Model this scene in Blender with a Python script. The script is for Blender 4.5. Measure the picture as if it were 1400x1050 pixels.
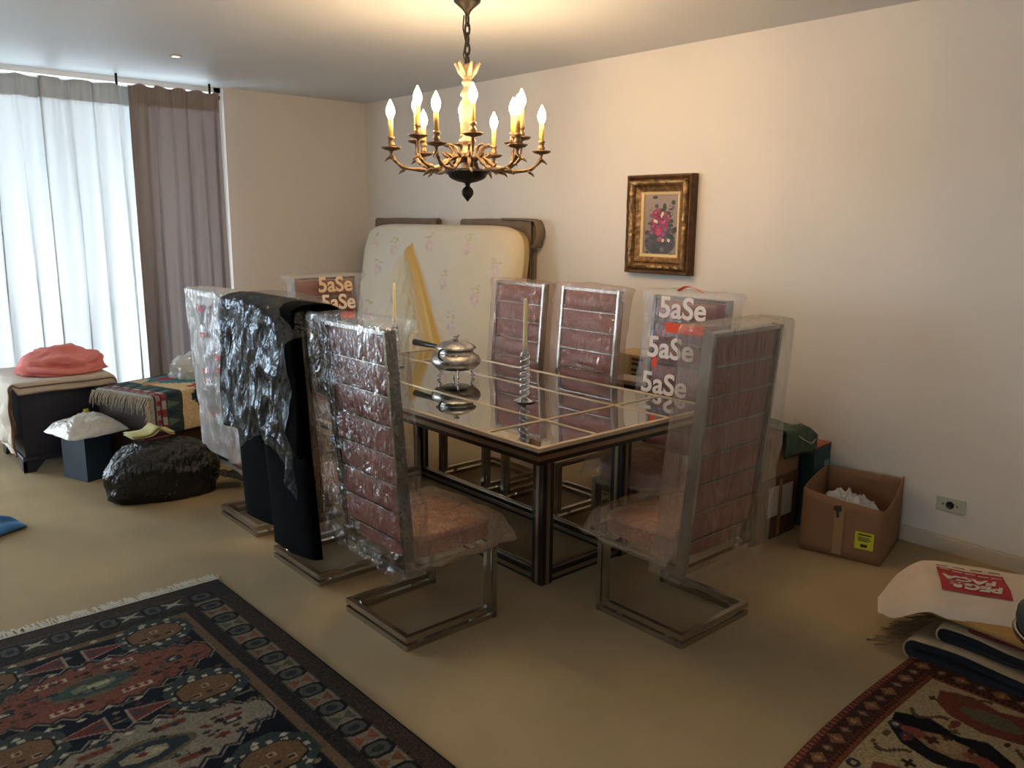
import bpy, bmesh, math, random
import numpy as np
from mathutils import Vector, Matrix, noise as mnoise

for o in list(bpy.data.objects):
    bpy.data.objects.remove(o)
scene = bpy.context.scene
COL = scene.collection
random.seed(4)
PI = math.pi

# ------------------------------------------------------------------ camera
CAM = Vector((4.19, 6.836, 1.6))
YAW, PITCH, ROLL, FOC = math.radians(228.611), math.radians(11.247), math.radians(0.531), 1126.9
d = Vector((math.cos(YAW) * math.cos(PITCH), math.sin(YAW) * math.cos(PITCH), -math.sin(PITCH)))
r = Vector((math.sin(YAW), -math.cos(YAW), 0))
u = r.cross(d)
r2 = math.cos(ROLL) * r + math.sin(ROLL) * u
u2 = -math.sin(ROLL) * r + math.cos(ROLL) * u
cd = bpy.data.cameras.new('camera')
cd.sensor_width = 36.0
cd.lens = FOC / 1400 * 36
cd.clip_start = 0.05
cam = bpy.data.objects.new('camera', cd)
COL.objects.link(cam)
M = Matrix((r2, u2, -d)).transposed().to_4x4()
M.translation = CAM
cam.matrix_world = M
scene.camera = cam

# ------------------------------------------------------------------ world, exposure
W = bpy.data.worlds.new('sky')
scene.world = W
W.use_nodes = True
bg = W.node_tree.nodes['Background']
bg.inputs[0].default_value = (0.76, 0.88, 1.0, 1)
bg.inputs[1].default_value = 6.0
scene.view_settings.view_transform = 'Standard'
scene.view_settings.look = 'None'
scene.view_settings.gamma = 1.0
scene.view_settings.use_curve_mapping = False
scene.view_settings.exposure = 1.32
scene.cycles.max_bounces = 10
scene.cycles.transparent_max_bounces = 24
scene.cycles.diffuse_bounces = 5

CEIL = 2.634
XL, YF = 6.6, 8.8           # far side of the room, out of frame
WX0, WX1 = 1.325, 6.2        # window opening

pl = bpy.data.lights.new('window_portal', 'AREA')
pl.shape = 'RECTANGLE'
pl.size = WX1 - WX0
pl.size_y = CEIL
pl.cycles.is_portal = True
po = bpy.data.objects.new('window_portal', pl)
COL.objects.link(po)
po.location = ((WX0 + WX1) / 2, -0.16, CEIL / 2)
po.rotation_euler = (PI / 2, 0, PI)
FILL_Y0, FILL_Y1, FILL_Z0, FILL_Z1 = 6.2, 7.3, 1.05, 2.0      # unseen fill opening added in the left wall to brighten the foreground
pl = bpy.data.lights.new('window_portal', 'AREA')
pl.shape = 'RECTANGLE'
pl.size = FILL_Y1 - FILL_Y0
pl.size_y = FILL_Z1 - FILL_Z0
pl.cycles.is_portal = True
po = bpy.data.objects.new('window_portal', pl)
COL.objects.link(po)
po.location = (XL + 0.16, (FILL_Y0 + FILL_Y1) / 2, (FILL_Z0 + FILL_Z1) / 2)
po.rotation_euler = (PI / 2, 0, PI / 2)

# ------------------------------------------------------------------ helpers
def lin(c):
    if isinstance(c, str):
        c = tuple(int(c[i:i + 2], 16) / 255 for i in (0, 2, 4))
    return tuple(((x / 12.92) if x <= 0.04045 else ((x + 0.055) / 1.055) ** 2.4) for x in c)

MATS = {}
def mat(name, col, rough=0.6, metal=0.0, spec=0.5, var=0.0, vscale=6.0, bump=0.0, bscale=60.0, attr=False, coat=0.0, stretch=None, bdist=0.01):
    m = bpy.data.materials.new(name)
    m.use_nodes = True
    nt = m.node_tree
    N, L = nt.nodes, nt.links
    b = N['Principled BSDF']
    b.inputs['Roughness'].default_value = rough
    b.inputs['Metallic'].default_value = metal
    b.inputs['Specular IOR Level'].default_value = spec
    b.inputs['Coat Weight'].default_value = coat
    tc = N.new('ShaderNodeTexCoord')
    vec = tc.outputs['Object']
    if stretch:
        mp = N.new('ShaderNodeMapping')
        mp.inputs['Scale'].default_value = stretch
        L.new(vec, mp.inputs[0])
        vec = mp.outputs[0]
    if attr:
        at = N.new('ShaderNodeAttribute')
        at.attribute_name = 'paint'
        src = at.outputs['Color']
    else:
        rgb = N.new('ShaderNodeRGB')
        rgb.outputs[0].default_value = (*lin(col), 1)
        src = rgb.outputs[0]
    if var:
        nz = N.new('ShaderNodeTexNoise')
        nz.inputs['Scale'].default_value = vscale
        nz.inputs['Detail'].default_value = 5
        L.new(vec, nz.inputs['Vector'])
        mr = N.new('ShaderNodeMapRange')
        mr.inputs['From Min'].default_value = 0.3
        mr.inputs['From Max'].default_value = 0.7
        mr.inputs['To Min'].default_value = 1 - var
        mr.inputs['To Max'].default_value = 1 + var
        L.new(nz.outputs[0], mr.inputs[0])
        mx = N.new('ShaderNodeVectorMath')
        mx.operation = 'SCALE'
        L.new(src, mx.inputs[0])
        L.new(mr.outputs[0], mx.inputs['Scale'])
        src = mx.outputs[0]
    L.new(src, b.inputs['Base Color'])
    if bump:
        n2 = N.new('ShaderNodeTexNoise')
        n2.inputs['Scale'].default_value = bscale
        n2.inputs['Detail'].default_value = 4
        L.new(vec, n2.inputs['Vector'])
        bp = N.new('ShaderNodeBump')
        bp.inputs['Strength'].default_value = bump
        bp.inputs['Distance'].default_value = bdist
        L.new(n2.outputs[0], bp.inputs['Height'])
        L.new(bp.outputs[0], b.inputs['Normal'])
    MATS[name] = m
    return m

def plastic(name, tint='f4f2ee', haze=0.15, gloss=0.14, rough=0.14, scale=22.0, bump=0.8, clear=0.97, stretch=(1, 1, 0.35), hcol=None, face=0.35):
    """thin crumpled film: transparent + a little milky diffuse + wet-looking highlights"""
    m = bpy.data.materials.new(name)
    m.use_nodes = True
    nt = m.node_tree
    N, L = nt.nodes, nt.links
    N.remove(N['Principled BSDF'])
    out = N['Material Output']
    tc = N.new('ShaderNodeTexCoord')
    mp = N.new('ShaderNodeMapping')
    mp.inputs['Scale'].default_value = stretch
    L.new(tc.outputs['Object'], mp.inputs[0])
    nz = N.new('ShaderNodeTexNoise')
    nz.inputs['Scale'].default_value = scale
    nz.inputs['Detail'].default_value = 3
    nz.inputs['Distortion'].default_value = 1.6
    L.new(mp.outputs[0], nz.inputs['Vector'])
    bp = N.new('ShaderNodeBump')
    bp.inputs['Strength'].default_value = bump
    bp.inputs['Distance'].default_value = 0.03
    L.new(nz.outputs[0], bp.inputs['Height'])
    tr = N.new('ShaderNodeBsdfTransparent')
    tr.inputs[0].default_value = (clear, clear, clear, 1)
    df = N.new('ShaderNodeBsdfDiffuse')
    df.inputs[0].default_value = (*lin(hcol or tint), 1)
    tl = N.new('ShaderNodeBsdfTranslucent')
    tl.inputs[0].default_value = (*lin(hcol or tint), 1)
    for n in (df, tl):
        L.new(bp.outputs[0], n.inputs['Normal'])
    md = N.new('ShaderNodeMixShader')
    md.inputs[0].default_value = 0.4
    L.new(df.outputs[0], md.inputs[1])
    L.new(tl.outputs[0], md.inputs[2])
    m1 = N.new('ShaderNodeMixShader')
    m1.inputs[0].default_value = haze
    L.new(tr.outputs[0], m1.inputs[1])
    L.new(md.outputs[0], m1.inputs[2])
    gl = N.new('ShaderNodeBsdfGlossy')
    gl.inputs['Roughness'].default_value = rough
    gl.inputs[0].default_value = (*lin(tint), 1)
    L.new(bp.outputs[0], gl.inputs['Normal'])
    lw = N.new('ShaderNodeLayerWeight')
    lw.inputs[0].default_value = 0.35
    L.new(bp.outputs[0], lw.inputs['Normal'])
    ma = N.new('ShaderNodeMath')
    ma.operation = 'MULTIPLY_ADD'
    ma.inputs[1].default_value = face
    ma.inputs[2].default_value = gloss
    L.new(lw.outputs['Facing'], ma.inputs[0])
    m2 = N.new('ShaderNodeMixShader')
    L.new(ma.outputs[0], m2.inputs[0])
    L.new(m1.outputs[0], m2.inputs[1])
    L.new(gl.outputs[0], m2.inputs[2])
    L.new(m2.outputs[0], out.inputs[0])
    MATS[name] = m
    return m

def cloth_translucent(name, col, transl, transp, dcol=None):
    m = bpy.data.materials.new(name)
    m.use_nodes = True
    N, L = m.node_tree.nodes, m.node_tree.links
    N.remove(N['Principled BSDF'])
    out = N['Material Output']
    c = (*lin(col), 1)
    df = N.new('ShaderNodeBsdfDiffuse'); df.inputs[0].default_value = (*lin(dcol or col), 1)
    tl = N.new('ShaderNodeBsdfTranslucent'); tl.inputs[0].default_value = c
    tr = N.new('ShaderNodeBsdfTransparent')
    a = N.new('ShaderNodeMixShader'); a.inputs[0].default_value = transl
    L.new(df.outputs[0], a.inputs[1]); L.new(tl.outputs[0], a.inputs[2])
    b = N.new('ShaderNodeMixShader'); b.inputs[0].default_value = transp
    L.new(a.outputs[0], b.inputs[1]); L.new(tr.outputs[0], b.inputs[2])
    L.new(b.outputs[0], out.inputs[0])
    MATS[name] = m
    return m

def emit(name, col, strength):
    m = bpy.data.materials.new(name)
    m.use_nodes = True
    N, L = m.node_tree.nodes, m.node_tree.links
    N.remove(N['Principled BSDF'])
    e = N.new('ShaderNodeEmission')
    e.inputs[0].default_value = (*lin(col), 1)
    e.inputs[1].default_value = strength
    L.new(e.outputs[0], N['Material Output'].inputs[0])
    MATS[name] = m
    return m

def glass_mix(name, tint, refl, rough=0.02):
    m = bpy.data.materials.new(name)
    m.use_nodes = True
    N, L = m.node_tree.nodes, m.node_tree.links
    N.remove(N['Principled BSDF'])
    tr = N.new('ShaderNodeBsdfTransparent'); tr.inputs[0].default_value = (*tint, 1)
    gl = N.new('ShaderNodeBsdfGlossy'); gl.inputs['Roughness'].default_value = rough
    gl.inputs[0].default_value = (0.93, 0.93, 0.92, 1)
    lw = N.new('ShaderNodeLayerWeight'); lw.inputs[0].default_value = 0.3
    ma = N.new('ShaderNodeMath'); ma.operation = 'MULTIPLY_ADD'
    ma.inputs[1].default_value = 0.5; ma.inputs[2].default_value = refl
    L.new(lw.outputs['Facing'], ma.inputs[0])
    mx = N.new('ShaderNodeMixShader')
    L.new(ma.outputs[0], mx.inputs[0])
    L.new(tr.outputs[0], mx.inputs[1]); L.new(gl.outputs[0], mx.inputs[2])
    L.new(mx.outputs[0], N['Material Output'].inputs[0])
    MATS[name] = m
    return m

class MB:
    """collects geometry for one mesh"""
    def __init__(s):
        s.v = []; s.f = []
    def add(s, vs, fs):
        n = len(s.v)
        s.v += [tuple(p) for p in vs]
        s.f += [tuple(n + i for i in f) for f in fs]
        return s
    def box(s, c, size, rot=None, bev=0.0):
        x, y, z = size[0] / 2, size[1] / 2, size[2] / 2
        if bev <= 0:
            vs = [Vector((a * x, b * y, e * z)) for e in (-1, 1) for b in (-1, 1) for a in (-1, 1)]
            fs = [(0, 2, 3, 1), (4, 5, 7, 6), (0, 1, 5, 4), (2, 6, 7, 3), (0, 4, 6, 2), (1, 3, 7, 5)]
        else:
            bm = bmesh.new()
            bmesh.ops.create_cube(bm, size=1)
            for v in bm.verts:
                v.co = Vector((v.co.x * size[0], v.co.y * size[1], v.co.z * size[2]))
            bmesh.ops.bevel(bm, geom=bm.edges[:], offset=bev, segments=2, affect='EDGES', profile=0.5)
            bm.verts.index_update()
            vs = [v.co.copy() for v in bm.verts]
            fs = [[v.index for v in f.verts] for f in bm.faces]
            bm.free()
        if rot is not None:
            vs = [rot @ v for v in vs]
        c = Vector(c)
        return s.add([v + c for v in vs], fs)
    def bar(s, a, b, w, h, up=(0, 0, 1)):
        a, b = Vector(a), Vector(b)
        t = (b - a)
        ln = t.length
        t.normalize()
        upv = Vector(up)
        if abs(t.dot(upv)) > 0.98:
            upv = Vector((0, 1, 0))
        sd = t.cross(upv).normalized()
        un = sd.cross(t)
        R = Matrix((t, sd, un)).transposed()
        return s.box((a + b) / 2, (ln, w, h), R)
    def tube(s, pts, rad, seg=8, caps=True, closed=False):
        pts = [Vector(p) for p in pts]
        n = len(pts)
        rads = rad if isinstance(rad, (list, tuple)) else [rad] * n
        vs = []; fs = []
        prev = None
        for i, p in enumerate(pts):
            if closed:
                t = pts[(i + 1) % n] - pts[i - 1]
            else:
                t = pts[min(i + 1, n - 1)] - pts[max(i - 1, 0)]
            if t.length < 1e-9:
                t = Vector((0, 0, 1))
            t.normalize()
            if prev is None:
                a = Vector((0, 0, 1)) if abs(t.z) < 0.9 else Vector((1, 0, 0))
                e1 = t.cross(a).normalized()
            else:
                e1 = (prev - t * prev.dot(t)).normalized()
            prev = e1
            e2 = t.cross(e1)
            for k in range(seg):
                an = 2 * PI * k / seg
                vs.append(p + (e1 * math.cos(an) + e2 * math.sin(an)) * rads[i])
        m = n if closed else n - 1
        for i in range(m):
            j = (i + 1) % n
            for k in range(seg):
                k2 = (k + 1) % seg
                fs.append((i * seg + k, i * seg + k2, j * seg + k2, j * seg + k))
        if caps and not closed:
            fs.append(tuple(range(seg))[::-1])
            fs.append(tuple((n - 1) * seg + k for k in range(seg)))
        return s.add(vs, fs)
    def lathe(s, prof, seg=24, c=(0, 0, 0), lobes=0, lobe=0.0):
        c = Vector(c)
        vs = []; fs = []
        n = len(prof)
        for (rr, z) in prof:
            for k in range(seg):
                a = 2 * PI * k / seg
                q = rr * (1 + (lobe * math.cos(lobes * a) if lobes else 0))
                vs.append(c + Vector((q * math.cos(a), q * math.sin(a), z)))
        for i in range(n - 1):
            for k in range(seg):
                k2 = (k + 1) % seg
                fs.append((i * seg + k, i * seg + k2, (i + 1) * seg + k2, (i + 1) * seg + k))
        fs.append(tuple(range(seg))[::-1])
        fs.append(tuple((n - 1) * seg + k for k in range(seg)))
        return s.add(vs, fs)
    def grid(s, nu, nv, fn, closed_u=False):
        vs = [fn(i / (nu - (0 if closed_u else 1)), j / (nv - 1)) for j in range(nv) for i in range(nu)]
        fs = []
        for j in range(nv - 1):
            for i in range(nu if closed_u else nu - 1):
                i2 = (i + 1) % nu
                fs.append((j * nu + i, j * nu + i2, (j + 1) * nu + i2, (j + 1) * nu + i))
        return s.add(vs, fs)
    def mesh(s, name):
        me = bpy.data.meshes.new(name)
        me.from_pydata([tuple(p) for p in s.v], [], s.f)
        me.update()
        return me
    def build(s, name, m, parent=None, smooth=False, loc=None, angle=None):
        return link(name, s.mesh(name), m, parent, smooth, loc)

def link(name, me, m, parent=None, smooth=False, loc=None):
    if m is not None and not me.materials:
        me.materials.append(MATS[m] if isinstance(m, str) else m)
    if smooth:
        me.polygons.foreach_set('use_smooth', [True] * len(me.polygons))
        if smooth == 'auto':
            me.set_sharp_from_angle(angle=math.radians(38))
    o = bpy.data.objects.new(name, me)
    COL.objects.link(o)
    if parent is not None:
        o.parent = parent
    if loc is not None:
        o.location = loc
    return o

def tag(o, label, cat, group=None, kind=None):
    if label: o['label'] = label
    if cat: o['category'] = cat
    if group: o['group'] = group
    if kind: o['kind'] = kind
    return o

def thing(name, label, cat, loc=(0, 0, 0), rz=0.0, group=None):
    o = bpy.data.objects.new(name, None)
    COL.objects.link(o)
    o.location = loc
    o.rotation_euler = (0, 0, rz)
    o.empty_display_size = 0.1
    return tag(o, label, cat, group)

def struct(o):
    o['kind'] = 'structure'
    return o

def nz(x, y, z=0.0):
    return mnoise.noise(Vector((x, y, z)))

def solidify(o, t, off=0.0):
    md = o.modifiers.new('thickness', 'SOLIDIFY')
    md.thickness = t
    md.offset = off
    return o

def subsurf(o, n=1):
    md = o.modifiers.new('smooth', 'SUBSURF')
    md.levels = n
    md.render_levels = n
    return o

# numpy canvas used to colour woven and printed surfaces, point by point
class Canvas:
    def __init__(s, w, h, res, base):
        s.w, s.h, s.res = w, h, res
        s.nx, s.ny = int(round(w / res)) + 1, int(round(h / res)) + 1
        xs = np.linspace(0, w, s.nx); ys = np.linspace(0, h, s.ny)
        s.X, s.Y = np.meshgrid(xs, ys)
        s.a = np.empty((s.ny, s.nx, 3)); s.a[:] = lin(base)
    def put(s, mask, col):
        s.a[mask] = lin(col)
    def rect(s, x0, y0, x1, y1, col):
        s.put((s.X >= x0) & (s.X <= x1) & (s.Y >= y0) & (s.Y <= y1), col)
    def poly(s, pts, col):
        x0 = min(p[0] for p in pts); x1 = max(p[0] for p in pts)
        y0 = min(p[1] for p in pts); y1 = max(p[1] for p in pts)
        i0 = max(int(x0 / s.res), 0); i1 = min(int(x1 / s.res) + 2, s.nx)
        j0 = max(int(y0 / s.res), 0); j1 = min(int(y1 / s.res) + 2, s.ny)
        if i1 <= i0 or j1 <= j0: return
        X = s.X[j0:j1, i0:i1]; Y = s.Y[j0:j1, i0:i1]
        m = np.zeros(X.shape, bool)
        n = len(pts)
        for i in range(n):
            ax, ay = pts[i]; bx, by = pts[(i + 1) % n]
            if ay == by: continue
            c = ((ay > Y) != (by > Y)) & (X < (bx - ax) * (Y - ay) / (by - ay) + ax)
            m ^= c
        s.a[j0:j1, i0:i1][m] = lin(col)
    def ell(s, cx, cy, rx, ry, col, power=2.0):
        s.put((np.abs((s.X - cx) / rx) ** power + np.abs((s.Y - cy) / ry) ** power) <= 1, col)
    def speckle(s, mask, amt, seed=1):
        g = np.random.default_rng(seed)
        k = 1 + amt * (g.random(s.X.shape) - 0.5) * 2
        s.a[mask] *= k[mask][:, None]
    def diamond(s, cx, cy, rx, ry, col):
        s.put((np.abs(s.X - cx) / rx + np.abs(s.Y - cy) / ry) <= 1, col)
    def stepped(s, cx, cy, rx, ry, st, col):
        qx = np.floor(np.abs(s.X - cx) / st) * st
        qy = np.floor(np.abs(s.Y - cy) / st) * st
        s.put((qx / rx + qy / ry) <= 1, col)
    def octa(s, cx, cy, rx, ry, cut, col):
        ax = np.abs(s.X - cx) / rx; ay = np.abs(s.Y - cy) / ry
        s.put((ax <= 1) & (ay <= 1) & (ax + ay <= 2 - cut), col)
    def mesh(s, name, fn):
        P = np.empty((s.ny * s.nx, 3))
        xs = s.X.ravel(); ys = s.Y.ravel()
        P[:] = fn(xs, ys)
        idx = np.arange(s.nx * s.ny).reshape(s.ny, s.nx)
        F = np.stack([idx[:-1, :-1], idx[:-1, 1:], idx[1:, 1:], idx[1:, :-1]], -1).reshape(-1, 4)
        me = bpy.data.meshes.new(name)
        me.vertices.add(len(P)); me.vertices.foreach_set('co', P.ravel())
        me.loops.add(F.size); me.loops.foreach_set('vertex_index', F.ravel())
        me.polygons.add(len(F)); me.polygons.foreach_set('loop_start', np.arange(0, F.size, 4))
        me.update(calc_edges=True)
        me.validate()
        at = me.attributes.new('paint', 'FLOAT_COLOR', 'POINT')
        c = np.ones((len(P), 4)); c[:, :3] = np.clip(s.a.reshape(-1, 3), 0, 1)
        at.data.foreach_set('color', c.ravel())
        return me

def text_mesh(body, size, offset=0.0, extrude=0.0008):
    cu = bpy.data.curves.new('lettering', 'FONT')
    cu.body = body
    cu.size = size
    cu.offset = offset
    cu.extrude = extrude
    cu.align_x = 'CENTER'
    cu.align_y = 'CENTER'
    o = bpy.data.objects.new('lettering', cu)
    COL.objects.link(o)
    dg = bpy.context.evaluated_depsgraph_get()
    me = bpy.data.meshes.new_from_object(o.evaluated_get(dg))
    bpy.data.objects.remove(o)
    bpy.data.curves.remove(cu)
    return me

def place(o, origin, ex, ey, parent=None):
    """orient an object so its local x,y follow ex,ey (in the parent's space)"""
    ex = Vector(ex).normalized(); ey = Vector(ey).normalized()
    ez = ex.cross(ey).normalized(); ey = ez.cross(ex)
    Mx = Matrix((ex, ey, ez)).transposed().to_4x4()
    Mx.translation = Vector(origin)
    o.matrix_local = Mx
    return o

# ------------------------------------------------------------------ materials
mat('wall_paint', 'd9d3cb', 0.75, var=0.02, vscale=1.5, bump=0.05, bscale=120, bdist=0.002)
mat('ceiling_paint', 'c6cad0', 0.5, var=0.015, vscale=1.0)
mat('trim_paint', 'cfc3b0', 0.55)
mat('carpet', 'a5906e', 1.0, spec=0.1, var=0.10, vscale=2.2, bump=0.5, bscale=400, bdist=0.004)
mat('window_metal', 'd8dcde', 0.4, 0.3)
glass_mix('window_glass', (0.97, 0.98, 0.98), 0.03, 0.0)
cloth_translucent('sheer_cloth', 'f6f8f8', 0.24, 0.010, 'b0aeaa')
cloth_translucent('grey_curtain_cloth', '9a9190', 0.10, 0.0)
mat('black_metal', '1d1d20', 0.35, 0.8)
mat('chrome', '96918a', 0.22, 1.0)
mat('chair_steel', 'b9b4a9', 0.26, 1.0, var=0.10, vscale=9)
mat('leather', '7d3a30', 0.42, var=0.15, vscale=14, bump=0.3, bscale=90, bdist=0.003)
mat('leather_rear', '4a2620', 0.5, var=0.12, vscale=10)
plastic('clear_film', haze=0.02, gloss=0.06, rough=0.07, scale=30, bump=1.0, face=.40, tint='e6e8ea')
plastic('soft_film', haze=0.12, gloss=0.06, rough=0.12, scale=12, bump=0.8, face=.38, stretch=(1, 1, .12), tint='dcd6cc')
plastic('wrap_film', haze=0.17, gloss=0.07, rough=0.12, scale=34, bump=1.0, face=.30, tint='ecd2c8')
plastic('seat_film', haze=0.20, gloss=0.12, rough=0.14, face=.3, scale=30, bump=0.8, tint='f2d9bd', stretch=(1, 1, 1))
plastic('printed_film', haze=0.14, gloss=0.05, face=.22, rough=0.2, scale=22, bump=0.8, tint='e9e9ec')
plastic('smoky_film', haze=0.035, gloss=0.04, rough=0.12, scale=18, bump=1.0, tint='d5dae0', clear=0.93, face=.18)
plastic('bag_film', haze=0.42, gloss=0.06, rough=0.16, scale=20, bump=0.9, tint='eceded', stretch=(1, 1, .25), face=.25)
plastic('white_film', haze=0.72, gloss=0.08, rough=0.25, scale=14, bump=0.7, tint='f0efea', stretch=(1, 1, 1))
mat('black_cloth', '060607', 1.0, spec=0.05, bump=0.2, bscale=30)
mat('black_film', '0a0b0e', 0.2, spec=0.6, bump=1.0, bscale=22, bdist=0.03, stretch=(1.6, 1.6, .6))
glass_mix('smoked_glass', (0.10, 0.105, 0.10), 0.33, 0.015)
mat('table_edge', 'c7b494', 0.35, 0.35)
mat('table_dark', '1a1512', 0.3, 0.2, coat=0.3)
mat('table_bronze', 'a08e76', 0.28, 0.9)
mat('silver', 'c9c6c0', 0.14, 1.0, var=0.12, vscale=30, bump=0.55, bscale=85, bdist=0.006)
mat('silver_plain', 'd2cfca', 0.12, 1.0)
mat('crystal_silver', 'd6d6d6', 0.08, 1.0)
mat('wax', 'ffe8bf', 0.5, spec=0.4)
MATS['wax'].node_tree.nodes['Principled BSDF'].inputs['Subsurface Weight'].default_value = 1.0
MATS['wax'].node_tree.nodes['Principled BSDF'].inputs['Subsurface Radius'].default_value = (1.0, .6, .35)
MATS['wax'].node_tree.nodes['Principled BSDF'].inputs['Subsurface Scale'].default_value = .03
mat('dark_handle', '15110f', 0.4)
mat('bronze', '80694f', 0.42, 0.85, var=0.35, vscale=40, bump=0.6, bscale=70, bdist=0.006)
mat('pale_bronze', 'a88f74', 0.45, 0.5, var=0.3, vscale=45, bump=0.6, bscale=70, bdist=0.006)
mat('dark_bronze', '33302c', 0.4, 0.8, var=0.2, vscale=40)
mat('candle_sleeve', 'e6b765', 0.5)
emit('bulb_glow', 'ffd5a0', 78.0)
emit('spot_glow', 'fff6e8', 6.0)
mat('gilt', '947550', 0.38, 0.7, var=0.5, vscale=30, bump=0.8, bscale=45, bdist=0.01)
mat('gilt_dark', '5a3d24', 0.5, 0.4, var=0.4, vscale=30, bump=0.5, bscale=60)
mat('liner', 'd2b98a', 0.5, 0.1)
mat('painted', 'ffffff', 0.7, attr=True)
mat('woven', 'ffffff', 1.0, spec=0.08, attr=True, var=0.28, vscale=120, bump=0.5, bscale=420, bdist=0.004)
mat('quilt', 'ffffff', 0.85, spec=0.2, attr=True, bump=0.25, bscale=26, bdist=0.01)
mat('fringe', 'b9ad97', 0.9)
mat('fringe_dark', '6e5a3e', 0.9)
mat('folded_brown', '77695a', 0.95, var=0.1, vscale=12)
mat('navy_wood', '232636', 0.45, var=0.2, vscale=8, stretch=(1, 1, 6))
mat('blue_box', '1d3347', 0.55, var=0.15, vscale=5)
mat('cream_cloth', 'c9bdae', 0.95, var=0.06, vscale=20, bump=0.3, bscale=60)
mat('brown_hem', '7d6350', 0.95)
mat('salmon_cloth', 'e68f8a', 0.95, spec=0.1, var=0.06, vscale=6)
mat('dark_wood', '2b1a15', 0.45, var=0.3, vscale=5, stretch=(1, 8, 8))
mat('red_wood', '4d2620', 0.45, var=0.3, vscale=5, stretch=(1, 8, 8))
mat('cardboard', '8a6446', 0.9, var=0.06, vscale=6)
mat('cardboard_dark', '62462f', 0.9, var=0.06, vscale=6)
mat('tape', '9a7550', 0.35)
mat('white_paper', 'c9c2b6', 0.8)
mat('yellow_paper', 'c9c421', 0.7)
mat('ink', '2a2720', 0.8)
mat('teal_card', '1d403d', 0.6)
mat('orange_card', 'a86040', 0.7)
mat('green_film', '2f4a30', 0.35, bump=0.6, bscale=20, bdist=0.02)
mat('pale_green_card', '7f9c96', 0.7)
mat('outlet_plate', 'b5b8a6', 0.5)
mat('outlet_black', '141414', 0.4)
mat('sack', 'cdbba6', 0.75, var=0.05, vscale=8, bump=0.4, bscale=14, bdist=0.01)
mat('sack_red', 'a32024', 0.7)
mat('print_red', 'c23b3f', 0.6)
mat('print_orange', 'e5491d', 0.6)
mat('print_cream', 'ddc7a6', 0.6)
mat('print_white', 'e8ded6', 0.6)
mat('rug_navy', '16191f', 1.0)
mat('rug_backing', 'a08c6c', 1.0)
mat('rug_red', '5c1f22', 1.0)
mat('foam_tan', 'a67f45', 0.95)
mat('dark_upholstery', '3a3a3c', 0.5)
mat('blue_cloth', '3f7fb5', 0.6, var=0.2, vscale=12)
mat('green_paper', 'b5b37c', 0.8)
mat('book_red', '6d2a33', 0.7)
mat('book_cream', 'b6a792', 0.7)
mat('exterior_concrete', '8a8a86', 0.9)

# ------------------------------------------------------------------ room shell
T = 0.15
struct(MB().box((XL / 2, YF / 2 - T / 2, -T / 2), (XL + 2 * T, YF + 3 * T, T)).build('floor', 'carpet'))
struct(MB().box((XL / 2, YF / 2, CEIL + T / 2), (XL + 2 * T, YF + 2 * T, T)).build('ceiling', 'ceiling_paint'))
struct(MB().box((-T / 2, YF / 2, CEIL / 2), (T, YF + 2 * T, CEIL)).build('wall_right', 'wall_paint'))
bw = MB()
bw.box((WX0 / 2, -T / 2, CEIL / 2), (WX0, T, CEIL))
bw.box(((WX1 + XL) / 2, -T / 2, CEIL / 2), (XL - WX1, T, CEIL))
struct(bw.build('wall_back', 'wall_paint'))
wl = MB()
wl.box((XL + T / 2, (FILL_Y0 - T) / 2, CEIL / 2), (T, FILL_Y0 + T, CEIL)).box((XL + T / 2, (FILL_Y1 + YF + T) / 2, CEIL / 2), (T, YF + T - FILL_Y1, CEIL))
wl.box((XL + T / 2, (FILL_Y0 + FILL_Y1) / 2, FILL_Z0 / 2), (T, FILL_Y1 - FILL_Y0, FILL_Z0)).box((XL + T / 2, (FILL_Y0 + FILL_Y1) / 2, (FILL_Z1 + CEIL) / 2), (T, FILL_Y1 - FILL_Y0, CEIL - FILL_Z1))
struct(wl.build('wall_left', 'wall_paint'))
struct(MB().box((XL / 2, YF + T / 2, CEIL / 2), (XL, T, CEIL)).build('wall_front', 'wall_paint'))
bb = MB().box((0.007, YF / 2, 0.035), (0.014, YF, 0.07)).box((0.005, YF / 2, 0.075), (0.010, YF, 0.012))
struct(bb.build('baseboard_right', 'trim_paint'))
bb = MB().box((WX0 / 2, 0.007, 0.035), (WX0 - 0.03, 0.014, 0.07)).box((WX0 / 2, 0.005, 0.075), (WX0 - 0.03, 0.010, 0.012))
struct(bb.build('baseboard_back', 'trim_paint'))
# full height window
win = thing('window_1', None, None, ((WX0 + WX1) / 2, -0.09, 0))
struct(win)
hw = (WX1 - WX0) / 2
fr = MB()
fr.box((-hw + 0.025, 0, CEIL / 2), (0.05, 0.06, CEIL)).box((hw - 0.025, 0, CEIL / 2), (0.05, 0.06, CEIL))
fr.box((0, 0, CEIL - 0.02), (2 * hw, 0.06, 0.04)).box((0, 0, 0.03), (2 * hw, 0.06, 0.06))
fr.build('window_frame', 'window_metal', win)
npan = 4
pw = 2 * hw / npan
for k in range(npan):
    if k:
        MB().box((-hw + k * pw, 0, CEIL / 2), (0.06, 0.05, CEIL - 0.1)).build('mullion', 'window_metal', win)
    MB().box((-hw + (k + .5) * pw, 0, CEIL / 2), (pw - 0.06, 0.006, CEIL - 0.1)).build('pane', 'window_glass', win)
fill_win = struct(thing('fill_window', None, None, (XL + 0.09, (FILL_Y0 + FILL_Y1) / 2, FILL_Z0)))  # added window out of view, lets fill daylight into the dark foreground
h2_, z2_ = (FILL_Y1 - FILL_Y0) / 2, FILL_Z1 - FILL_Z0
fr = MB()
for q in (-h2_ + .025, h2_ - .025):
    fr.box((0, q, z2_ / 2), (.06, .05, z2_))
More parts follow.
